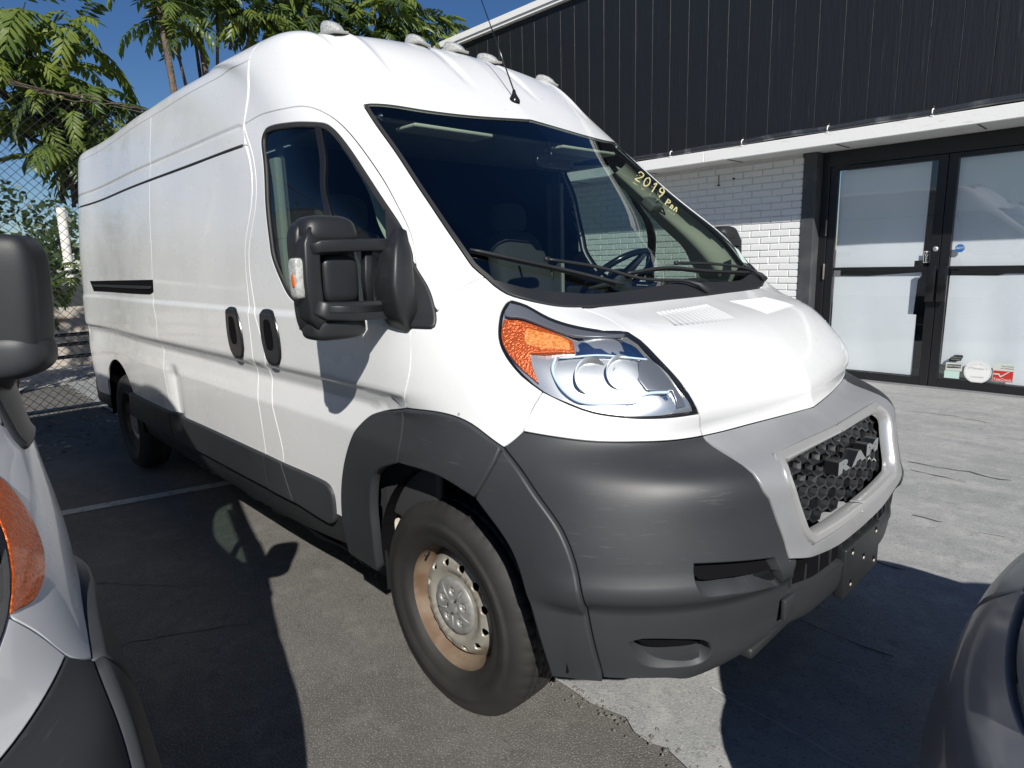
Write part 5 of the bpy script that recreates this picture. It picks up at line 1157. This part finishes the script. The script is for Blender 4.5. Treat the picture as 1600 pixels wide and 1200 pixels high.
    fix(tube('conduit', pts, .031, mat('conduit_black', (.10, .105, .115), .25, metal=.7, noise=(4, 6, (.40, .40, .40), .56, .75, (1, 1, 1))), B, 10))
    for k in range(-5, 13):
        X = -3.0+k*.93
        c = bpy.data.objects.new('pipe_clamp', None); COL.objects.link(c); c.parent = B; c.location = (1.5+X, -5.9+5.092, 2.722)
        pp = [(0, math.cos(t)*.035, math.sin(t)*.035) for t in np.linspace(-.4, math.pi+.4, 12)]; tube('strap', pp, .006, whitewood, c, 6)
        box('clamp_foot', -.012, .012, -.042, .042, -.034, -.026, whitewood, c); tube('clamp_screw', [(0, 0, .036), (.004, 0, .058)], .004, jambm, c, 6)
    # storefront: reveal, jambs, header, doors
    Y = 5.83
    fix(box('grey_jamb', -1.575, -1.43, 5.60, Y+.05, 0, 2.585, jambm, B, .003, 1)); fix(box('door_frame', -1.43, -1.345, Y-.06, Y+.05, 0, 2.585, blackf, B, .003, 1))
    fix(box('door_header', -1.345, 3.0, Y-.06, Y+.05, 2.425, 2.585, blackf, B)); fix(box('door_frame', .93, 1.03, Y-.06, Y+.05, 0, 2.425, blackf, B, .003, 1)); fix(box('door_frame', 2.95, 3.1, Y-.06, Y+.05, 0, 2.585, blackf, B))
    fix(box('threshold', -1.345, .93, Y-.07, Y+.06, .004, .018, silver, B))
    for z in (1.25, 1.75): fix(box('door_hinge', -1.352, -1.338, Y-.085, Y-.058, z-.09, z+.09, mat('worn_metal', (.35, .32, .30), .4, metal=.6), B, .003))
    paper = mat('white_paper', (.82, .84, .84), .75, noise=(1.6, 6, (.75, .79, .78), .45, .7, (1, 1, .5)))
    n_, l_, b_ = nodes_of(paper); b_.inputs['Transmission Weight'].default_value = 0.
    gl = glassy('shop_glass', (.965, .975, .985), .015, .0, 1.52)
    def door(x0, x1, name, hinge_left):
        D = bpy.data.objects.new('glass_door', None); COL.objects.link(D); D.parent = B; D.location = (1.5, -5.9, 0)
        D['label'] = name; st = .085
        yy0, yy1 = Y-.045, Y
        V = []
        box('stile', x0, x0+st, yy0, yy1, .02, 2.42, blackf, D, .003, 1); box('stile', x1-st, x1, yy0, yy1, .02, 2.42, blackf, D, .003, 1)
        box('top_rail', x0+st, x1-st, yy0, yy1, 2.372, 2.42, blackf, D, .002, 1); box('bottom_rail', x0+st, x1-st, yy0, yy1, .02, .105, blackf, D, .002, 1)
        box('mid_rail', x0+st, x1-st, yy0+.005, yy1-.01, 1.262, 1.292, blackf, D, .002, 1)
        for z0, z1 in ((.105, 1.262), (1.292, 2.372)): 
            g = box('pane', x0+st, x1-st, Y-.024, Y-.018, z0, z1, gl, D)
        return D
    d1 = door(-1.340, -.205, 'left glass door with PULL sign', True); d2 = door(-.198, .925, 'right glass door with stickers', False)
    d3 = None
    for (x0, x1) in ((1.03, 2.95),):
        fix(box('shop_window_pane', x0, x1, Y-.024, Y-.018, .35, 2.42, gl, B)); fix(box('window_sill', x0, x1, Y-.05, Y+.03, .0, .35, blackf, B))
    def sheetp(D, name, pts, y, wav, seed):
        # crumpled paper sheet cut to an outline: grid with small relief
        r = np.random.RandomState(seed); P = np.array(pts); mn, mx = P.min(0), P.max(0)
        ph = r.uniform(0, 6, 12); fr = r.uniform(2, 14, 12); dr = r.uniform(0, 3.14, 12)
        def f(a, b):
            h = sum(np.sin((a*np.cos(dr[k])*1.+b*np.sin(dr[k])*.35)*fr[k]+ph[k]) for k in range(12))*wav
            h = h+wav*2.2*np.abs(np.sin(a*4.1+ph[0]+.6*np.sin(b*1.3)))
            return np.stack([a, y+h, b], 1)
        S = Surf(f); return patch(S, name, [[*p, 1] for p in pts], paper, D, noskirt=True, gap=0, bev=.0005, hu=.035, hv=.035, step=.06)
    yp = Y+.012
    sheetp(d1, 'paper_sheet', [(-1.25, 2.37), (-.36, 2.37), (-.365, 1.36), (-.44, 1.355), (-.44, 1.295), (-1.25, 1.295)], yp, .0012, 1)
    sheetp(d1, 'paper_sheet', [(-1.25, 1.20), (-.9, 1.195), (-.37, 1.235), (-.36, 1.20), (-.395, 1.15), (-.41, .78), (-.38, .78), (-.375, .11), (-1.25, .11)], yp, .0018, 2)
    sheetp(d2, 'paper_sheet', [(-.113, 2.37), (.84, 2.37), (.84, 1.295), (-.113, 1.295)], yp, .0012, 3)
    sheetp(d2, 'paper_sheet', [(-.105, 1.20), (.30, 1.195), (.36, 1.215), (.84, 1.215), (.84, .11), (.32, .11), (.30, .20), (-.11, .26)], yp, .0018, 4)
    # push / pull handles
    for D, x0, x1 in ((d1, -.292, -.212), (d2, -.190, -.105)):
        box('door_pull', x0, x1, Y-.10, Y-.075, .93, 1.30, gloss_black, D, .004); 
        for z in (.98, 1.25): box('pull_stem', (x0+x1)/2-.012, (x0+x1)/2+.012, Y-.076, Y-.044, z-.015, z+.015, gloss_black, D)
    lathe('lock_cylinder', [(0, -.012), (.021, -.012), (.026, -.004), (.026, .0)], mat('lock_metal', (.7, .7, .68), .25, metal=.6), d1, 24, loc=(-.245, Y-.045, 1.475))
    box('key_slot', -.247, -.243, Y-.0585, Y-.0565, 1.463, 1.487, dark, d1)
    # stickers and lettering on the outside of the glass
    ys = Y-.0262
    def flat(D, name, pts, m, dy=0.):
        return mesh_obj(name, [(x, ys-dy, z) for x, z in pts], [tuple(range(len(pts)))], m, D)
    def txt(D, s, x, z, size, m, dy, sx=1., vertical=False, ital=0.):
        V, F = text_vf(s, size, 0.); VV = [(x+(a+ital*b)*sx, ys-dy, z+b) for a, b, c in V]; return mesh_obj('lettering', VV, F, m, D)
    sw = mat('sticker_white', (.78, .78, .76), .5); sk = mat('sticker_black', (.015, .015, .015), .5); sr = mat('sticker_red', (.50, .03, .025), .5); sb = mat('sticker_blue', (.02, .13, .38), .4); sg = mat('sticker_pale_green', (.50, .66, .60), .5); sgr = mat('sticker_grey', (.35, .36, .36), .6); pale = mat('sticker_pale', (.56, .60, .54), .5)
    flat(d1, 'pull_sign', [(-.352, 1.335), (-.295, 1.335), (-.295, 1.455), (-.352, 1.455)], sw); flat(d1, 'pull_sign_face', [(-.348, 1.339), (-.299, 1.339), (-.299, 1.451), (-.348, 1.451)], sk, .0006)
    for i, ch in enumerate('PULL'): txt(d1, ch, -.3235, 1.438-i*.0265, .034, sw, .0012, 1.2)
    oc = [(.0-.0+ .043*math.cos(math.pi/8+k*math.pi/4)-.035, 1.475+.043*math.sin(math.pi/8+k*math.pi/4)) for k in range(8)]
    flat(d2, 'security_decal', oc, sb); txt(d2, 'ADT', -.035, 1.477, .032, sw, .0008, 1.1, ital=.25)
    cx, cz = .228, .215; circ = [(cx+.118*math.cos(t), cz+.118*math.sin(t)) for t in np.linspace(0, 2*math.pi, 49)[:-1]]
    flat(d2, 'round_decal', circ, sw)
    V, F = [], []
    for rad in (.110, .108): V += [(cx+rad*math.cos(t), ys-.0008, cz+rad*math.sin(t)) for t in np.linspace(0, 2*math.pi, 49)[:-1]]
    F = [(i, (i+1) % 48, 48+(i+1) % 48, 48+i) for i in range(48)]; mesh_obj('decal_ring', V, F, sgr, d2)
    def arc_text(s, rad, size, a0, a1, m):
        V, F = [], []
        for i, ch in enumerate(s):
            if ch == ' ': continue
            a = a0+(a1-a0)*i/(len(s)-1); v, f = text_vf(ch, size); b = len(V)
            for p in v: q = (rad+p[1]); ang = a-p[0]/rad; V.append((cx+q*math.cos(ang), ys-.0009, cz+q*math.sin(ang)))
            F += [tuple(b+k for k in g) for g in f]
        mesh_obj('lettering', V, F, m, d2)
    arc_text('Quality Service', .086, .026, 2.75, .40, sgr); txt(d2, 'Member', cx, cz+.035, .034, sgr, .0009, 1., ital=.3); txt(d2, 'CHAMBER', cx, cz-.055, .020, sgr, .0009, 1.3)
    rx0, rx1, rz0, rz1 = .355, .530, .135, .325
    flat(d2, 'check_sticker', [(rx0, rz0), (rx1, rz0), (rx1, rz1), (rx0, rz1)], pale); flat(d2, 'sticker_red_panel', [(rx0+.004, rz0+.004), (rx1-.008, rz0+.004), (rx1-.008, rz0+.112), (rx0+.004, rz0+.112)], sr, .0006)
    mk = [(rx0+.006, rz0+.083), (rx0+.055, rz0+.083), (rx0+.068, rz0+.060), (rx0+.128, rz0+.108), (rx0+.140, rz0+.108), (rx0+.066, rz0+.044), (rx0+.048, rz0+.070), (rx0+.006, rz0+.070)]
    flat(d2, 'check_mark', mk, pale, .0012); txt(d2, 'TeleCheck', (rx0+rx1)/2-.003, rz0+.022, .036, sw, .0012, .95)
    txt(d2, 'Your Checks', rx0+.115, rz0+.160, .020, sk, .0008, .95); txt(d2, 'are Welcome', rx0+.115, rz0+.138, .020, sk, .0008, .95)
    flat(d2, 'black_decal', [(-.03, .305), (.0, .30), (.075, .318), (.092, .36), (.085, .378), (.02, .376), (-.012, .352), (-.033, .325)], sk); txt(d2, 'AMERICAN', .030, .350, .018, sgr, .0008, 1.2, ital=.3); txt(d2, 'EXPRESS', .030, .328, .018, sgr, .0008, 1.2, ital=.3)
    flat(d2, 'card_decal', [(-.055, .205), (.095, .205), (.095, .295), (-.055, .295)], sgr); flat(d2, 'card_face', [(-.051, .209), (.091, .209), (.091, .291), (-.051, .291)], pale, .0005); flat(d2, 'card_band', [(-.043, .232), (.082, .238), (.082, .278), (-.043, .272)], sk, .0009)
    txt(d2, 'DISCOVER', .02, .255, .027, sw, .0013, .98); flat(d2, 'pale_card', [(-.06, .125), (.075, .125), (.075, .204), (-.06, .204)], sg)
    # small nails and a bracket high on the brick
    for x, z in ((-2.62, 2.34), (-2.42, 2.40)): fix(tube('wall_bolt', [(x, 5.60, z), (x, 5.57, z)], .012, jambm, B, 8))
    fix(tube('wall_hook', [(-2.62, 5.59, 2.34), (-2.62, 5.585, 2.46)], .006, rust, B, 6))
    return B
building = build_building()

# ------------------------------------------------------------------ fence
def build_fence():
    X = -6.55; y0, y1 = -6.0, 3.6; H = 3.30
    Fn = empty('chain_link_fence', (X, -1, 0), 'tall dark chain link fence behind the parked vans with a sagging top cable', 'fence')
    loc = lambda o: (setattr(o, 'location', (-X, 1, 0)), o)[1]
    wm = mat('fence_wire', (.045, .055, .065), .5, metal=.4); galv = mat('galvanised', (.30, .31, .31), .45, metal=.5)
    V, F = [], []; cell = .088; hc = cell/2; t = .0029
    ny = int((y1-y0)/hc); nz = int((H-.05)/hc)
    r = random.Random(2)
    def seg(p, q):
        b = len(V); d = (Vector(q)-Vector(p)).normalized(); a = Vector((1, 0, 0)); c = d.cross(a)
        for e in (p, q):
            for k in range(3):
                an = 2.094*k; V.append(tuple(Vector(e)+(a*math.cos(an)+c*math.sin(an))*t))
        for k in range(3): F.append((b+k, b+(k+1) % 3, b+3+(k+1) % 3, b+3+k))
    warp = {}
    def pt(i, j):
        y = y0+i*hc; z = .03+j*hc; sag = 0.10*math.sin((y+1)*.9)*(z/H)**3
        return (X+.012*math.sin(y*2.1+z)+(.003 if (i+j) % 4 < 2 else -.003), y+.006*math.sin(z*3), z-sag)
    for i in range(ny):
        for j in range(nz):
            if (i+j) % 2 == 0: seg(pt(i, j), pt(i+1, j+1))
            else: seg(pt(i+1, j), pt(i, j+1))
    o = mesh_obj('wire_mesh', V, F, wm, Fn); o['kind'] = 'stuff'; loc(o)
    for y in (-5.9, -2.6, .6, 3.2):
        loc(tube('post', [(X-.05, y, 0), (X-.05, y, H+.1)], .03, galv, Fn, 10))
    zc = lambda y: H+.02-.10*math.sin((y+1)*.9)
    loc(tube('top_cable', [(X, y, zc(y)) for y in np.linspace(y0, y1, 40)], .010, wm, Fn, 6)); loc(tube('bottom_rail', [(X-.03, y0, .08), (X-.03, y1, .08)], .02, galv, Fn, 8))
    r = random.Random(4)
    vm = mat('dry_vine', (.10, .075, .05), .9); L = []
    for k in range(26):
        y = y0+1.2; ph = r.random()*6; pts = []; amp = r.uniform(.01, .05); y = r.uniform(-4.5, 1.5); ln = r.uniform(.5, 1.8)
        for s in np.linspace(0, 1, 9): yy = y+s*ln; pts.append((X+.02+r.uniform(-.02, .03), yy, zc(yy)+amp*math.sin(ph+s*9)+r.uniform(-.02, .03)))
        L.append((pts, r.uniform(.003, .008)))
    o = tubes('dry_vines', L, vm, Fn, 4); loc(o)
    o = Fn; return Fn
fence = build_fence()

# ------------------------------------------------------------------ trees with long feathered leaves
def leaf_mat(name, c1, c2, tr):
    m = bpy.data.materials.new(name); m.use_nodes = True; nt = m.node_tree; n, l, b = nodes_of(m); out = n['Material Output']
    oi = n.new('ShaderNodeObjectInfo'); mx = n.new('ShaderNodeMix'); mx.data_type = 'RGBA'; mx.inputs[6].default_value = (*c1, 1); mx.inputs[7].default_value = (*c2, 1)
    tc = n.new('ShaderNodeTexCoord'); no = n.new('ShaderNodeTexNoise'); no.inputs['Scale'].default_value = 9; l.new(tc.outputs['Object'], no.inputs['Vector'])
    ad = n.new('ShaderNodeMath'); ad.operation = 'MULTIPLY_ADD'; ad.inputs[1].default_value = .6; l.new(oi.outputs['Random'], ad.inputs[0]); sb = n.new('ShaderNodeMapRange'); sb.inputs[1].default_value = .35; sb.inputs[2].default_value = .65; sb.inputs[4].default_value = .4; l.new(no.outputs['Fac'], sb.inputs[0]); l.new(sb.outputs[0], ad.inputs[2])
    l.new(ad.outputs[0], mx.inputs[0]); l.new(mx.outputs[2], b.inputs['Base Color']); b.inputs['Roughness'].default_value = .42
    t = n.new('ShaderNodeBsdfTranslucent'); hs = n.new('ShaderNodeHueSaturation'); hs.inputs['Value'].default_value = tr; hs.inputs['Saturation'].default_value = 1.15; l.new(mx.outputs[2], hs.inputs['Color']); l.new(hs.outputs[0], t.inputs[0])
    ms = n.new('ShaderNodeMixShader'); ms.inputs[0].default_value = .35; l.new(b.outputs[0], ms.inputs[1]); l.new(t.outputs[0], ms.inputs[2]); l.new(ms.outputs[0], out.inputs[0])
    return m
leafm = leaf_mat('leaf_lit_green', (.060, .105, .022), (.19, .23, .045), 1.7)
leafd = leaf_mat('leaf_shaded_green', (.035, .062, .020), (.075, .11, .030), 1.5)  # darker copy for shaded fronds and distant crowns; clusters set the lit share
bark = mat('bark', (.16, .12, .09), .95, noise=(12, 8, (.06, .045, .035), .4, .65, (1, 1, .25)), bump=(30, 1., .02))
frond_meshes = []
def make_frond(seed, L=.62, pairs=11):
    r = random.Random(seed); V, F = [], []
    def axis(s):   # rachis: leaves outward along x, droops
        return Vector((L*s*(1-.12*s*s), 0, L*(.16*s-.52*s*s)))
    pts = [axis(s) for s in np.linspace(0, 1, 9)]; v, f = tube_vf(pts, [.0045-.003*i/8 for i in range(9)], 4, 0, False); V += v; F += f
    for k in range(pairs):
        s = .16+.84*k/(pairs-1); p = axis(s); t = (axis(min(1, s+.03))-axis(s-.03)).normalized()
        for sd in (-1, 1):
            ll = L*.27*(1-.45*abs(s-.45)**1.3)*r.uniform(.85, 1.1); w = ll*.19; a = 1.12-.45*s+r.uniform(-.12, .12)
            side_ = Vector((0, sd, 0)); d = (t*math.cos(a)+side_*math.sin(a)).normalized(); d.z -= r.uniform(.15, .5); d.normalize()
            wn_ = d.cross(Vector((0, 0, 1))).normalized(); up = wn_.cross(d); b = len(V)
            c = []
            for q, ww in ((.04, .2), (.28, .92), (.62, .80), (1., 0.)):
                cen = p+d*ll*q-Vector((0, 0, ll*.22*q*q))
                if ww == 0: V.append(tuple(cen))
                else: V += [tuple(cen+wn_*w*ww-up*w*.25*ww), tuple(cen+up*w*.22*ww), tuple(cen-wn_*w*ww-up*w*.25*ww)]
            for q in range(2):
                for e in range(2): F.append((b+q*3+e, b+q*3+e+1, b+q*3+3+e+1, b+q*3+3+e))
            F += [(b+6, b+7, b+9), (b+7, b+8, b+9)]
    me = bpy.data.meshes.new('frond'); me.from_pydata(V, [], F); return me
for s_ in range(7): me = make_frond(s_, .54+.04*(s_ % 3), 8+s_ % 2); me.materials.append(leafm); frond_meshes.append(me)
frond_dark = []
for s_ in range(5): me = make_frond(20+s_, .54, 8); me.materials.append(leafd); frond_dark.append(me)
def add_fronds(tree, origin, clusters, seed, maxn=296):
    r = random.Random(seed); k = 0; O = Vector(origin)
    for (c, n, sc, spread, lit) in clusters:
        for i in range(n):
            if k >= maxn: return
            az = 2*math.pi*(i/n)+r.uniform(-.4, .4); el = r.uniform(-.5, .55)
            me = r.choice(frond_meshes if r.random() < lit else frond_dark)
            o = bpy.data.objects.new('frond', me); COL.objects.link(o); o.parent = tree
            p = Vector(c)+Vector((r.gauss(0, spread), r.gauss(0, spread), r.gauss(0, spread*.8)))
            o.location = p-O; o.rotation_euler = (r.uniform(-.5, .5), -el, az); s = sc*r.uniform(.75, 1.2); o.scale = (s, s, s); k += 1
def build_trees():
    r = random.Random(31)
    # left tree
    O = (-7.15, -.50, 0); t = empty('tree', O, 'feathery leaved tree with a ragged cut trunk behind the fence at the left', 'tree', 'trees behind the fence')
    tube('trunk', [(0, .42, 0), (.0, .36, 1.2), (-.02, .12, 2.3), (0, .0, 2.85)], [.12, .10, .095, .115], bark, t, 12)
    for k in range(16):
        a = r.random()*6.28; tube('bark_shard', [(math.cos(a)*.09, math.sin(a)*.09-.02, 2.2+r.random()*.5), (math.cos(a)*.13, math.sin(a)*.13-.02, 2.55+r.random()*.4)], [.02, .004], bark, t, 4)
    tips = []
    def branch(p0, p1, r0, r1, name='branch'):
        m_ = [(p0[i]+p1[i])/2+r.uniform(-.08, .08) for i in range(3)]; tube(name, [p0, m_, p1], [r0, (r0+r1)/2, r1], bark, t, 7)
    ends = [(-.2, -1.3, 4.05), (.0, -.95, 3.75), (.15, -.45, 3.6), (-.1, -.1, 3.75), (.2, .15, 3.45), (0, .2, 3.05), (.1, .5, 3.30), (-.2, -.9, 3.95), (0, -.3, 4.2), (.1, .2, 4.1), (0, -1.7, 3.9), (0, .1, 3.1), (.1, -.2, 3.3)]
    for e in ends: branch((0, 0, 2.75), e, .03, .009)
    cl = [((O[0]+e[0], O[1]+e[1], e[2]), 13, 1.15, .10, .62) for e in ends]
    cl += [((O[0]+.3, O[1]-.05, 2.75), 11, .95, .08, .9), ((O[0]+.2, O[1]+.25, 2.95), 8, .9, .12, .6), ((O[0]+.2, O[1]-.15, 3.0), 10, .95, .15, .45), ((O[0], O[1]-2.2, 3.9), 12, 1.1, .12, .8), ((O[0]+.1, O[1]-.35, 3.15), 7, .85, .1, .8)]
    add_fronds(t, O, cl, 5)
    # middle tree, slim stems behind the van
    O = (-8.2, 1.5, 0); t = empty('tree', O, 'feathery leaved tree with slim stems showing above the van roof', 'tree', 'trees behind the fence')
    for p in ([(.0, -.35, 0), (.0, -.42, 3.2), (.05, -.55, 5.2), (.1, -.60, 6.2)], [(.1, .05, 0), (.1, -.02, 3.2), (.1, -.08, 5.), (.1, -.10, 6.)], [(0, 1.2, 0), (0, 1.5, 4), (0, 1.6, 5.6)]): tube('stem', p, [.06, .05, .035, .02][:len(p)], bark, t, 9)
    ends = [(0, -.55, 5.3), (.1, -.15, 5.1), (0, .25, 5.2), (.1, .7, 5.05), (0, 1.1, 5.3), (.2, 1.5, 5.0), (.1, 1.9, 5.4), (0, 2.3, 5.2), (.2, 1.2, 4.75), (.2, 1.8, 4.8), (.2, .6, 5.55), (.1, 1.5, 5.75), (.2, 2.4, 4.85), (.2, -.45, 4.75)]
    for e in ends: tube('branch', [(0, e[1]*.6, e[2]-1.0), (e[0]*.5, e[1]*.85, e[2]-.4), e], [.025, .018, .008], bark, t, 6)
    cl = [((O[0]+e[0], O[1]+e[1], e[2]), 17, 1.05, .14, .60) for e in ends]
    add_fronds(t, O, cl, 6)
    O = (-7.8, 4.2, 0); t = empty('tree', O, 'spreading feathery branch of the tree beside the roof corner of the building', 'tree', 'trees behind the fence')
    tube('trunk', [(0, 0, 0), (.05, .05, 2.5), (0, 0, 4.8)], [.09, .07, .04], bark, t, 10)
    ends = [(0, -.3, 4.85), (.1, .2, 5.1), (0, .5, 5.5), (.1, .7, 5.2), (.2, -.1, 4.6), (.2, -.3, 5.4), (.1, .25, 5.7), (.2, .3, 4.7), (.2, 0, 5.05), (.2, 1.15, 5.35)]
    for e in ends: tube('branch', [(0, 0, 4.), (e[0]*.5, e[1]*.6, e[2]-.4), e], [.025, .018, .008], bark, t, 6)
    add_fronds(t, O, [((O[0]+e[0], O[1]+e[1], e[2]), 16, 1.05, .13, .6) for e in ends], 8)
    # leafy shrub and hedge seen through the fence
    O = (-8.6, -1.2, 0); t = empty('shrub', O, 'sprawling green shrub seen through the fence beside the van corner', 'shrub')
    for k in range(5): tube('stem', [(0, 0, 0), (r.uniform(-.2, .2), r.uniform(-.4, .4), 1.0), (r.uniform(-.3, .3), r.uniform(-.7, .7), 1.9)], [.03, .02, .008], bark, t, 5)
    add_fronds(t, O, [((O[0]+r.uniform(-.3, .3), O[1]+r.uniform(-1.2, .9), r.uniform(.9, 1.85)), 7, .8, .14, .8) for _ in range(26)], 9, 180)
    # distant tree line: many leaf clumps
    def clump_tree(name, O, R_, H, seed, label, n=2600):
        rr_ = random.Random(seed); t = empty(name, O, label, 'tree', 'distant trees beyond the fence'); tube('trunk', [(0, 0, 0), (0, 0, H*.5)], [.18, .1], bark, t, 8)
        V, F = [], []; lob = [(Vector((rr_.gauss(0, R_*.45), rr_.gauss(0, R_*.5), H*.55+rr_.gauss(0, H*.16))), rr_.uniform(.3, .55)*R_) for _ in range(16)]
        for _ in range(n):
            c, q = rr_.choice(lob); d = Vector((rr_.gauss(0, 1), rr_.gauss(0, 1), rr_.gauss(0, 1))).normalized()*q*rr_.uniform(.55, 1.); p = c+d; s = rr_.uniform(.06, .14); b = len(V)
            a1 = Vector((rr_.gauss(0, 1), rr_.gauss(0, 1), rr_.gauss(0, 1))).normalized()*s; a2 = a1.cross(Vector((rr_.gauss(0, 1), rr_.gauss(0, 1), rr_.gauss(0, 1)))).normalized()*s*.7
            V += [tuple(p-a1), tuple(p+a2), tuple(p+a1), tuple(p-a2)]; F.append((b, b+1, b+2, b+3))
        mesh_obj('crown', V, F, leafd, t)
    clump_tree('distant_tree', (-19, -3.4, 0), 2.2, 4.4, 1, 'dark rounded tree in the distance left of the van corner'); clump_tree('distant_tree', (-21, -1.6, 0), 2.0, 3.6, 2, 'lower dark tree in the distance beside the white pole'); clump_tree('distant_tree', (-20, -6.8, 0), 2.6, 5.0, 3, 'farthest left dark tree beyond the fence'); clump_tree('distant_tree', (-24, 1.5, 0), 2.4, 4.6, 4, 'distant tree hidden mostly by the tall van'); clump_tree('distant_tree', (-22, -11, 0), 3, 5.2, 5, 'distant tree beyond the fence behind the black mirror')
    # leaf litter and dirt at the fence foot
    V, F = [], []; rr_ = random.Random(77)
    for _ in range(1500):
        x = rr_.uniform(-6.6, -4.9)+.3*rr_.gauss(0, 1)*.3; y = rr_.uniform(-4, 1.5); s = rr_.uniform(.012, .045); a = rr_.random()*6.28; b = len(V); z = -.004+rr_.uniform(.001, .03); tz = rr_.uniform(-.5, .5)*s
        for dx, dy, dz in ((-1, 0, 0), (0, .45, tz), (1, 0, 0), (0, -.45, -tz)): V.append((x+s*(dx*math.cos(a)-dy*math.sin(a)), y+s*(dx*math.sin(a)+dy*math.cos(a)), z+max(0, dz)))
        F.append((b, b+1, b+2, b+3))
    o = mesh_obj('leaf_litter', V, F, mat('dead_leaf', (.16, .12, .085), .9, noise=(3, 3, (.36, .30, .24), .5, .6, (1, 1, 1)))); o['kind'] = 'stuff'; o['label'] = 'dead leaves scattered on the ground by the fence'
build_trees()

# ------------------------------------------------------------------ things beyond the fence
def far_side():
    wm = mat('weathered_white', (.62, .60, .55), .7, noise=(8, 6, (.35, .30, .24), .5, .8, (1, 1, 1)))
    o = tube('utility_pole', [(-12.6, .27, 0), (-12.6, .27, 1.3), (-12.6, .29, 2.66)], .075, wm, None, 10); tag(o, 'short white pole behind the fence at the foot of the trees', 'pole')
    pav = mat('pale_pavement', (.36, .35, .32), .85, noise=(2, 6, (.25, .24, .22), .45, .7, (1, 1, 1)))
    sheet('street', [(-40, -40), (-8.9, -40), (-8.9, 20), (-40, 20)], -.004, pav)
    rl = empty('guard_rail', (-9.6, -2, 0), 'low dark rail with posts just beyond the chain link fence', 'railing')
    for z in (.30, .48, .62): o = tube('rail_bar', [(0, -6, z), (0, 6, z)], .028, gloss_black, rl, 8)
    for k in range(7): tube('rail_post', [(0, -6+2*k, 0), (0, -6+2*k, .66)], .03, gloss_black, rl, 8)
    wl_ = box('low_wall', -11.3, -11.1, -9, 4, 0, .95, mat('orange_stained_wall', (.40, .36, .31), .85, noise=(3, 5, (.40, .20, .10), .55, .7, (1, 1, 3))), None); tag(wl_, 'pale low wall with rusty stains beyond the fence', 'wall')
    bm = box('dark_barrier', -12.2, -12.0, -9, 4, .0, 1.28, mat('dark_green_board', (.03, .035, .035), .7), None); tag(bm, 'dark barrier in front of the distant white car', 'barrier')
    tp = tube('white_pipe_rail', [(-10.2, -9, 1.52), (-10.2, 4, 1.52)], .022, wm, None, 8); tag(tp, 'thin white pipe rail running level across the view beyond the fence', 'railing')
    c = empty('distant_car', (-15.5, -2.2, 0), 'small white car parked far away beyond the fence', 'car'); cw = mat('far_car_white', (.7, .7, .7), .3, coat=1.)
    prof = [(-2.1, .35), (-2.15, .8), (-1.9, .95), (-1.2, 1.02), (-.6, 1.42), (.6, 1.45), (1.3, 1.05), (2.05, .95), (2.15, .6), (2.1, .35)]
    V, F = [], []
    for s in (-.8, .8):
        for (a, z) in prof: V.append((s*(1 if z < 1.1 else .8), a, z))
    n = len(prof); F = [tuple(range(n)), tuple(n+i for i in range(n))[::-1]]+[(i, (i+1) % n, n+(i+1) % n, n+i)[::-1] for i in range(n)]
    mesh_obj('body', V, F, cw, c)
    for s in (-1, 1): mesh_obj('side_glass', [(s*.76, -1.05, 1.06), (s*.76, 1.1, 1.06), (s*.66, .55, 1.38), (s*.66, -.5, 1.38)], [(0, 1, 2, 3)], gloss_black, c)
    for s in (-1, 1):
        for a in (-1.3, 1.3): w = lathe('wheel', [(.0, .09), (.2, .09), (.3, .08), (.32, 0), (.3, -.08), (0, -.08)], tyre_m, c, 20, axis='x', loc=(.74*s, a, .32))
    for i, (X, y, w, h, col) in enumerate([(-34, -6, 9, 3.6, (.40, .38, .35)), (-38, -20, 12, 4.2, (.35, .33, .32))]):
        b = empty('distant_house', (X, y, 0), ['low tan house far beyond the fence', 'long grey house at the far left beyond the fence'][i], 'house', None); mm = mat('house_wall_%d' % i, col, .9)
        box('wall', -3, 3, -w/2, w/2, 0, h-1, mm, b); V = [(-3.3, -w/2-.3, h-1), (3.3, -w/2-.3, h-1), (3.3, w/2+.3, h-1), (-3.3, w/2+.3, h-1), (0, -w/2-.3, h), (0, w/2+.3, h)]
        mesh_obj('roof', V, [(0, 1, 4), (1, 2, 5, 4), (2, 3, 5), (3, 0, 4, 5), (0, 3, 2, 1)], mat('far_roof', (.16, .11, .09), .9), b)
        for k in range(3): box('window', 3.0, 3.02, -w/2+1+k*2.6, -w/2+2+k*2.6, 1., 2., gloss_black, b)
far_side()

# chalk writing on the windscreen, on the far (driver) side: "2019" above a smaller mark
def chalk_marks():
    q = bpy.data.objects.new('chalk_writing', None); COL.objects.link(q); q.parent = van
    for st in CHALK:
        P = uv_pts(st, .003); tube('chalk_stroke', catmull(P, .01, False).tolist()+[P[-1].tolist()], .0038, chalk, q, 5)
    # small grey tag holder with a black ribbon hanging behind the glass
    p = uv_pts(TAGP, -.05)[0]
    tg = box('tag_holder', -.02, .02, -.05, .05, -.035, .035, mat('tag_grey', (.16, .165, .16), .5), q, .006); tg.location = tuple(p)
    tg.rotation_euler = (0, -.85, .1)
    tube('ribbon', [(p[0]+.01, p[1]+.05, p[2]-.03), (p[0]+.02, p[1]+.075, p[2]-.045), (p[0], p[1]+.085, p[2]-.01)], .004, rubber, q, 5)
    # inspection label
    P = uv_pts(PN_STICK, .002); mesh_obj('windscreen_label', P.tolist(), [tuple(range(len(P)))], mat('label_pale', (.45, .55, .50), .6), q)
chalk_marks()
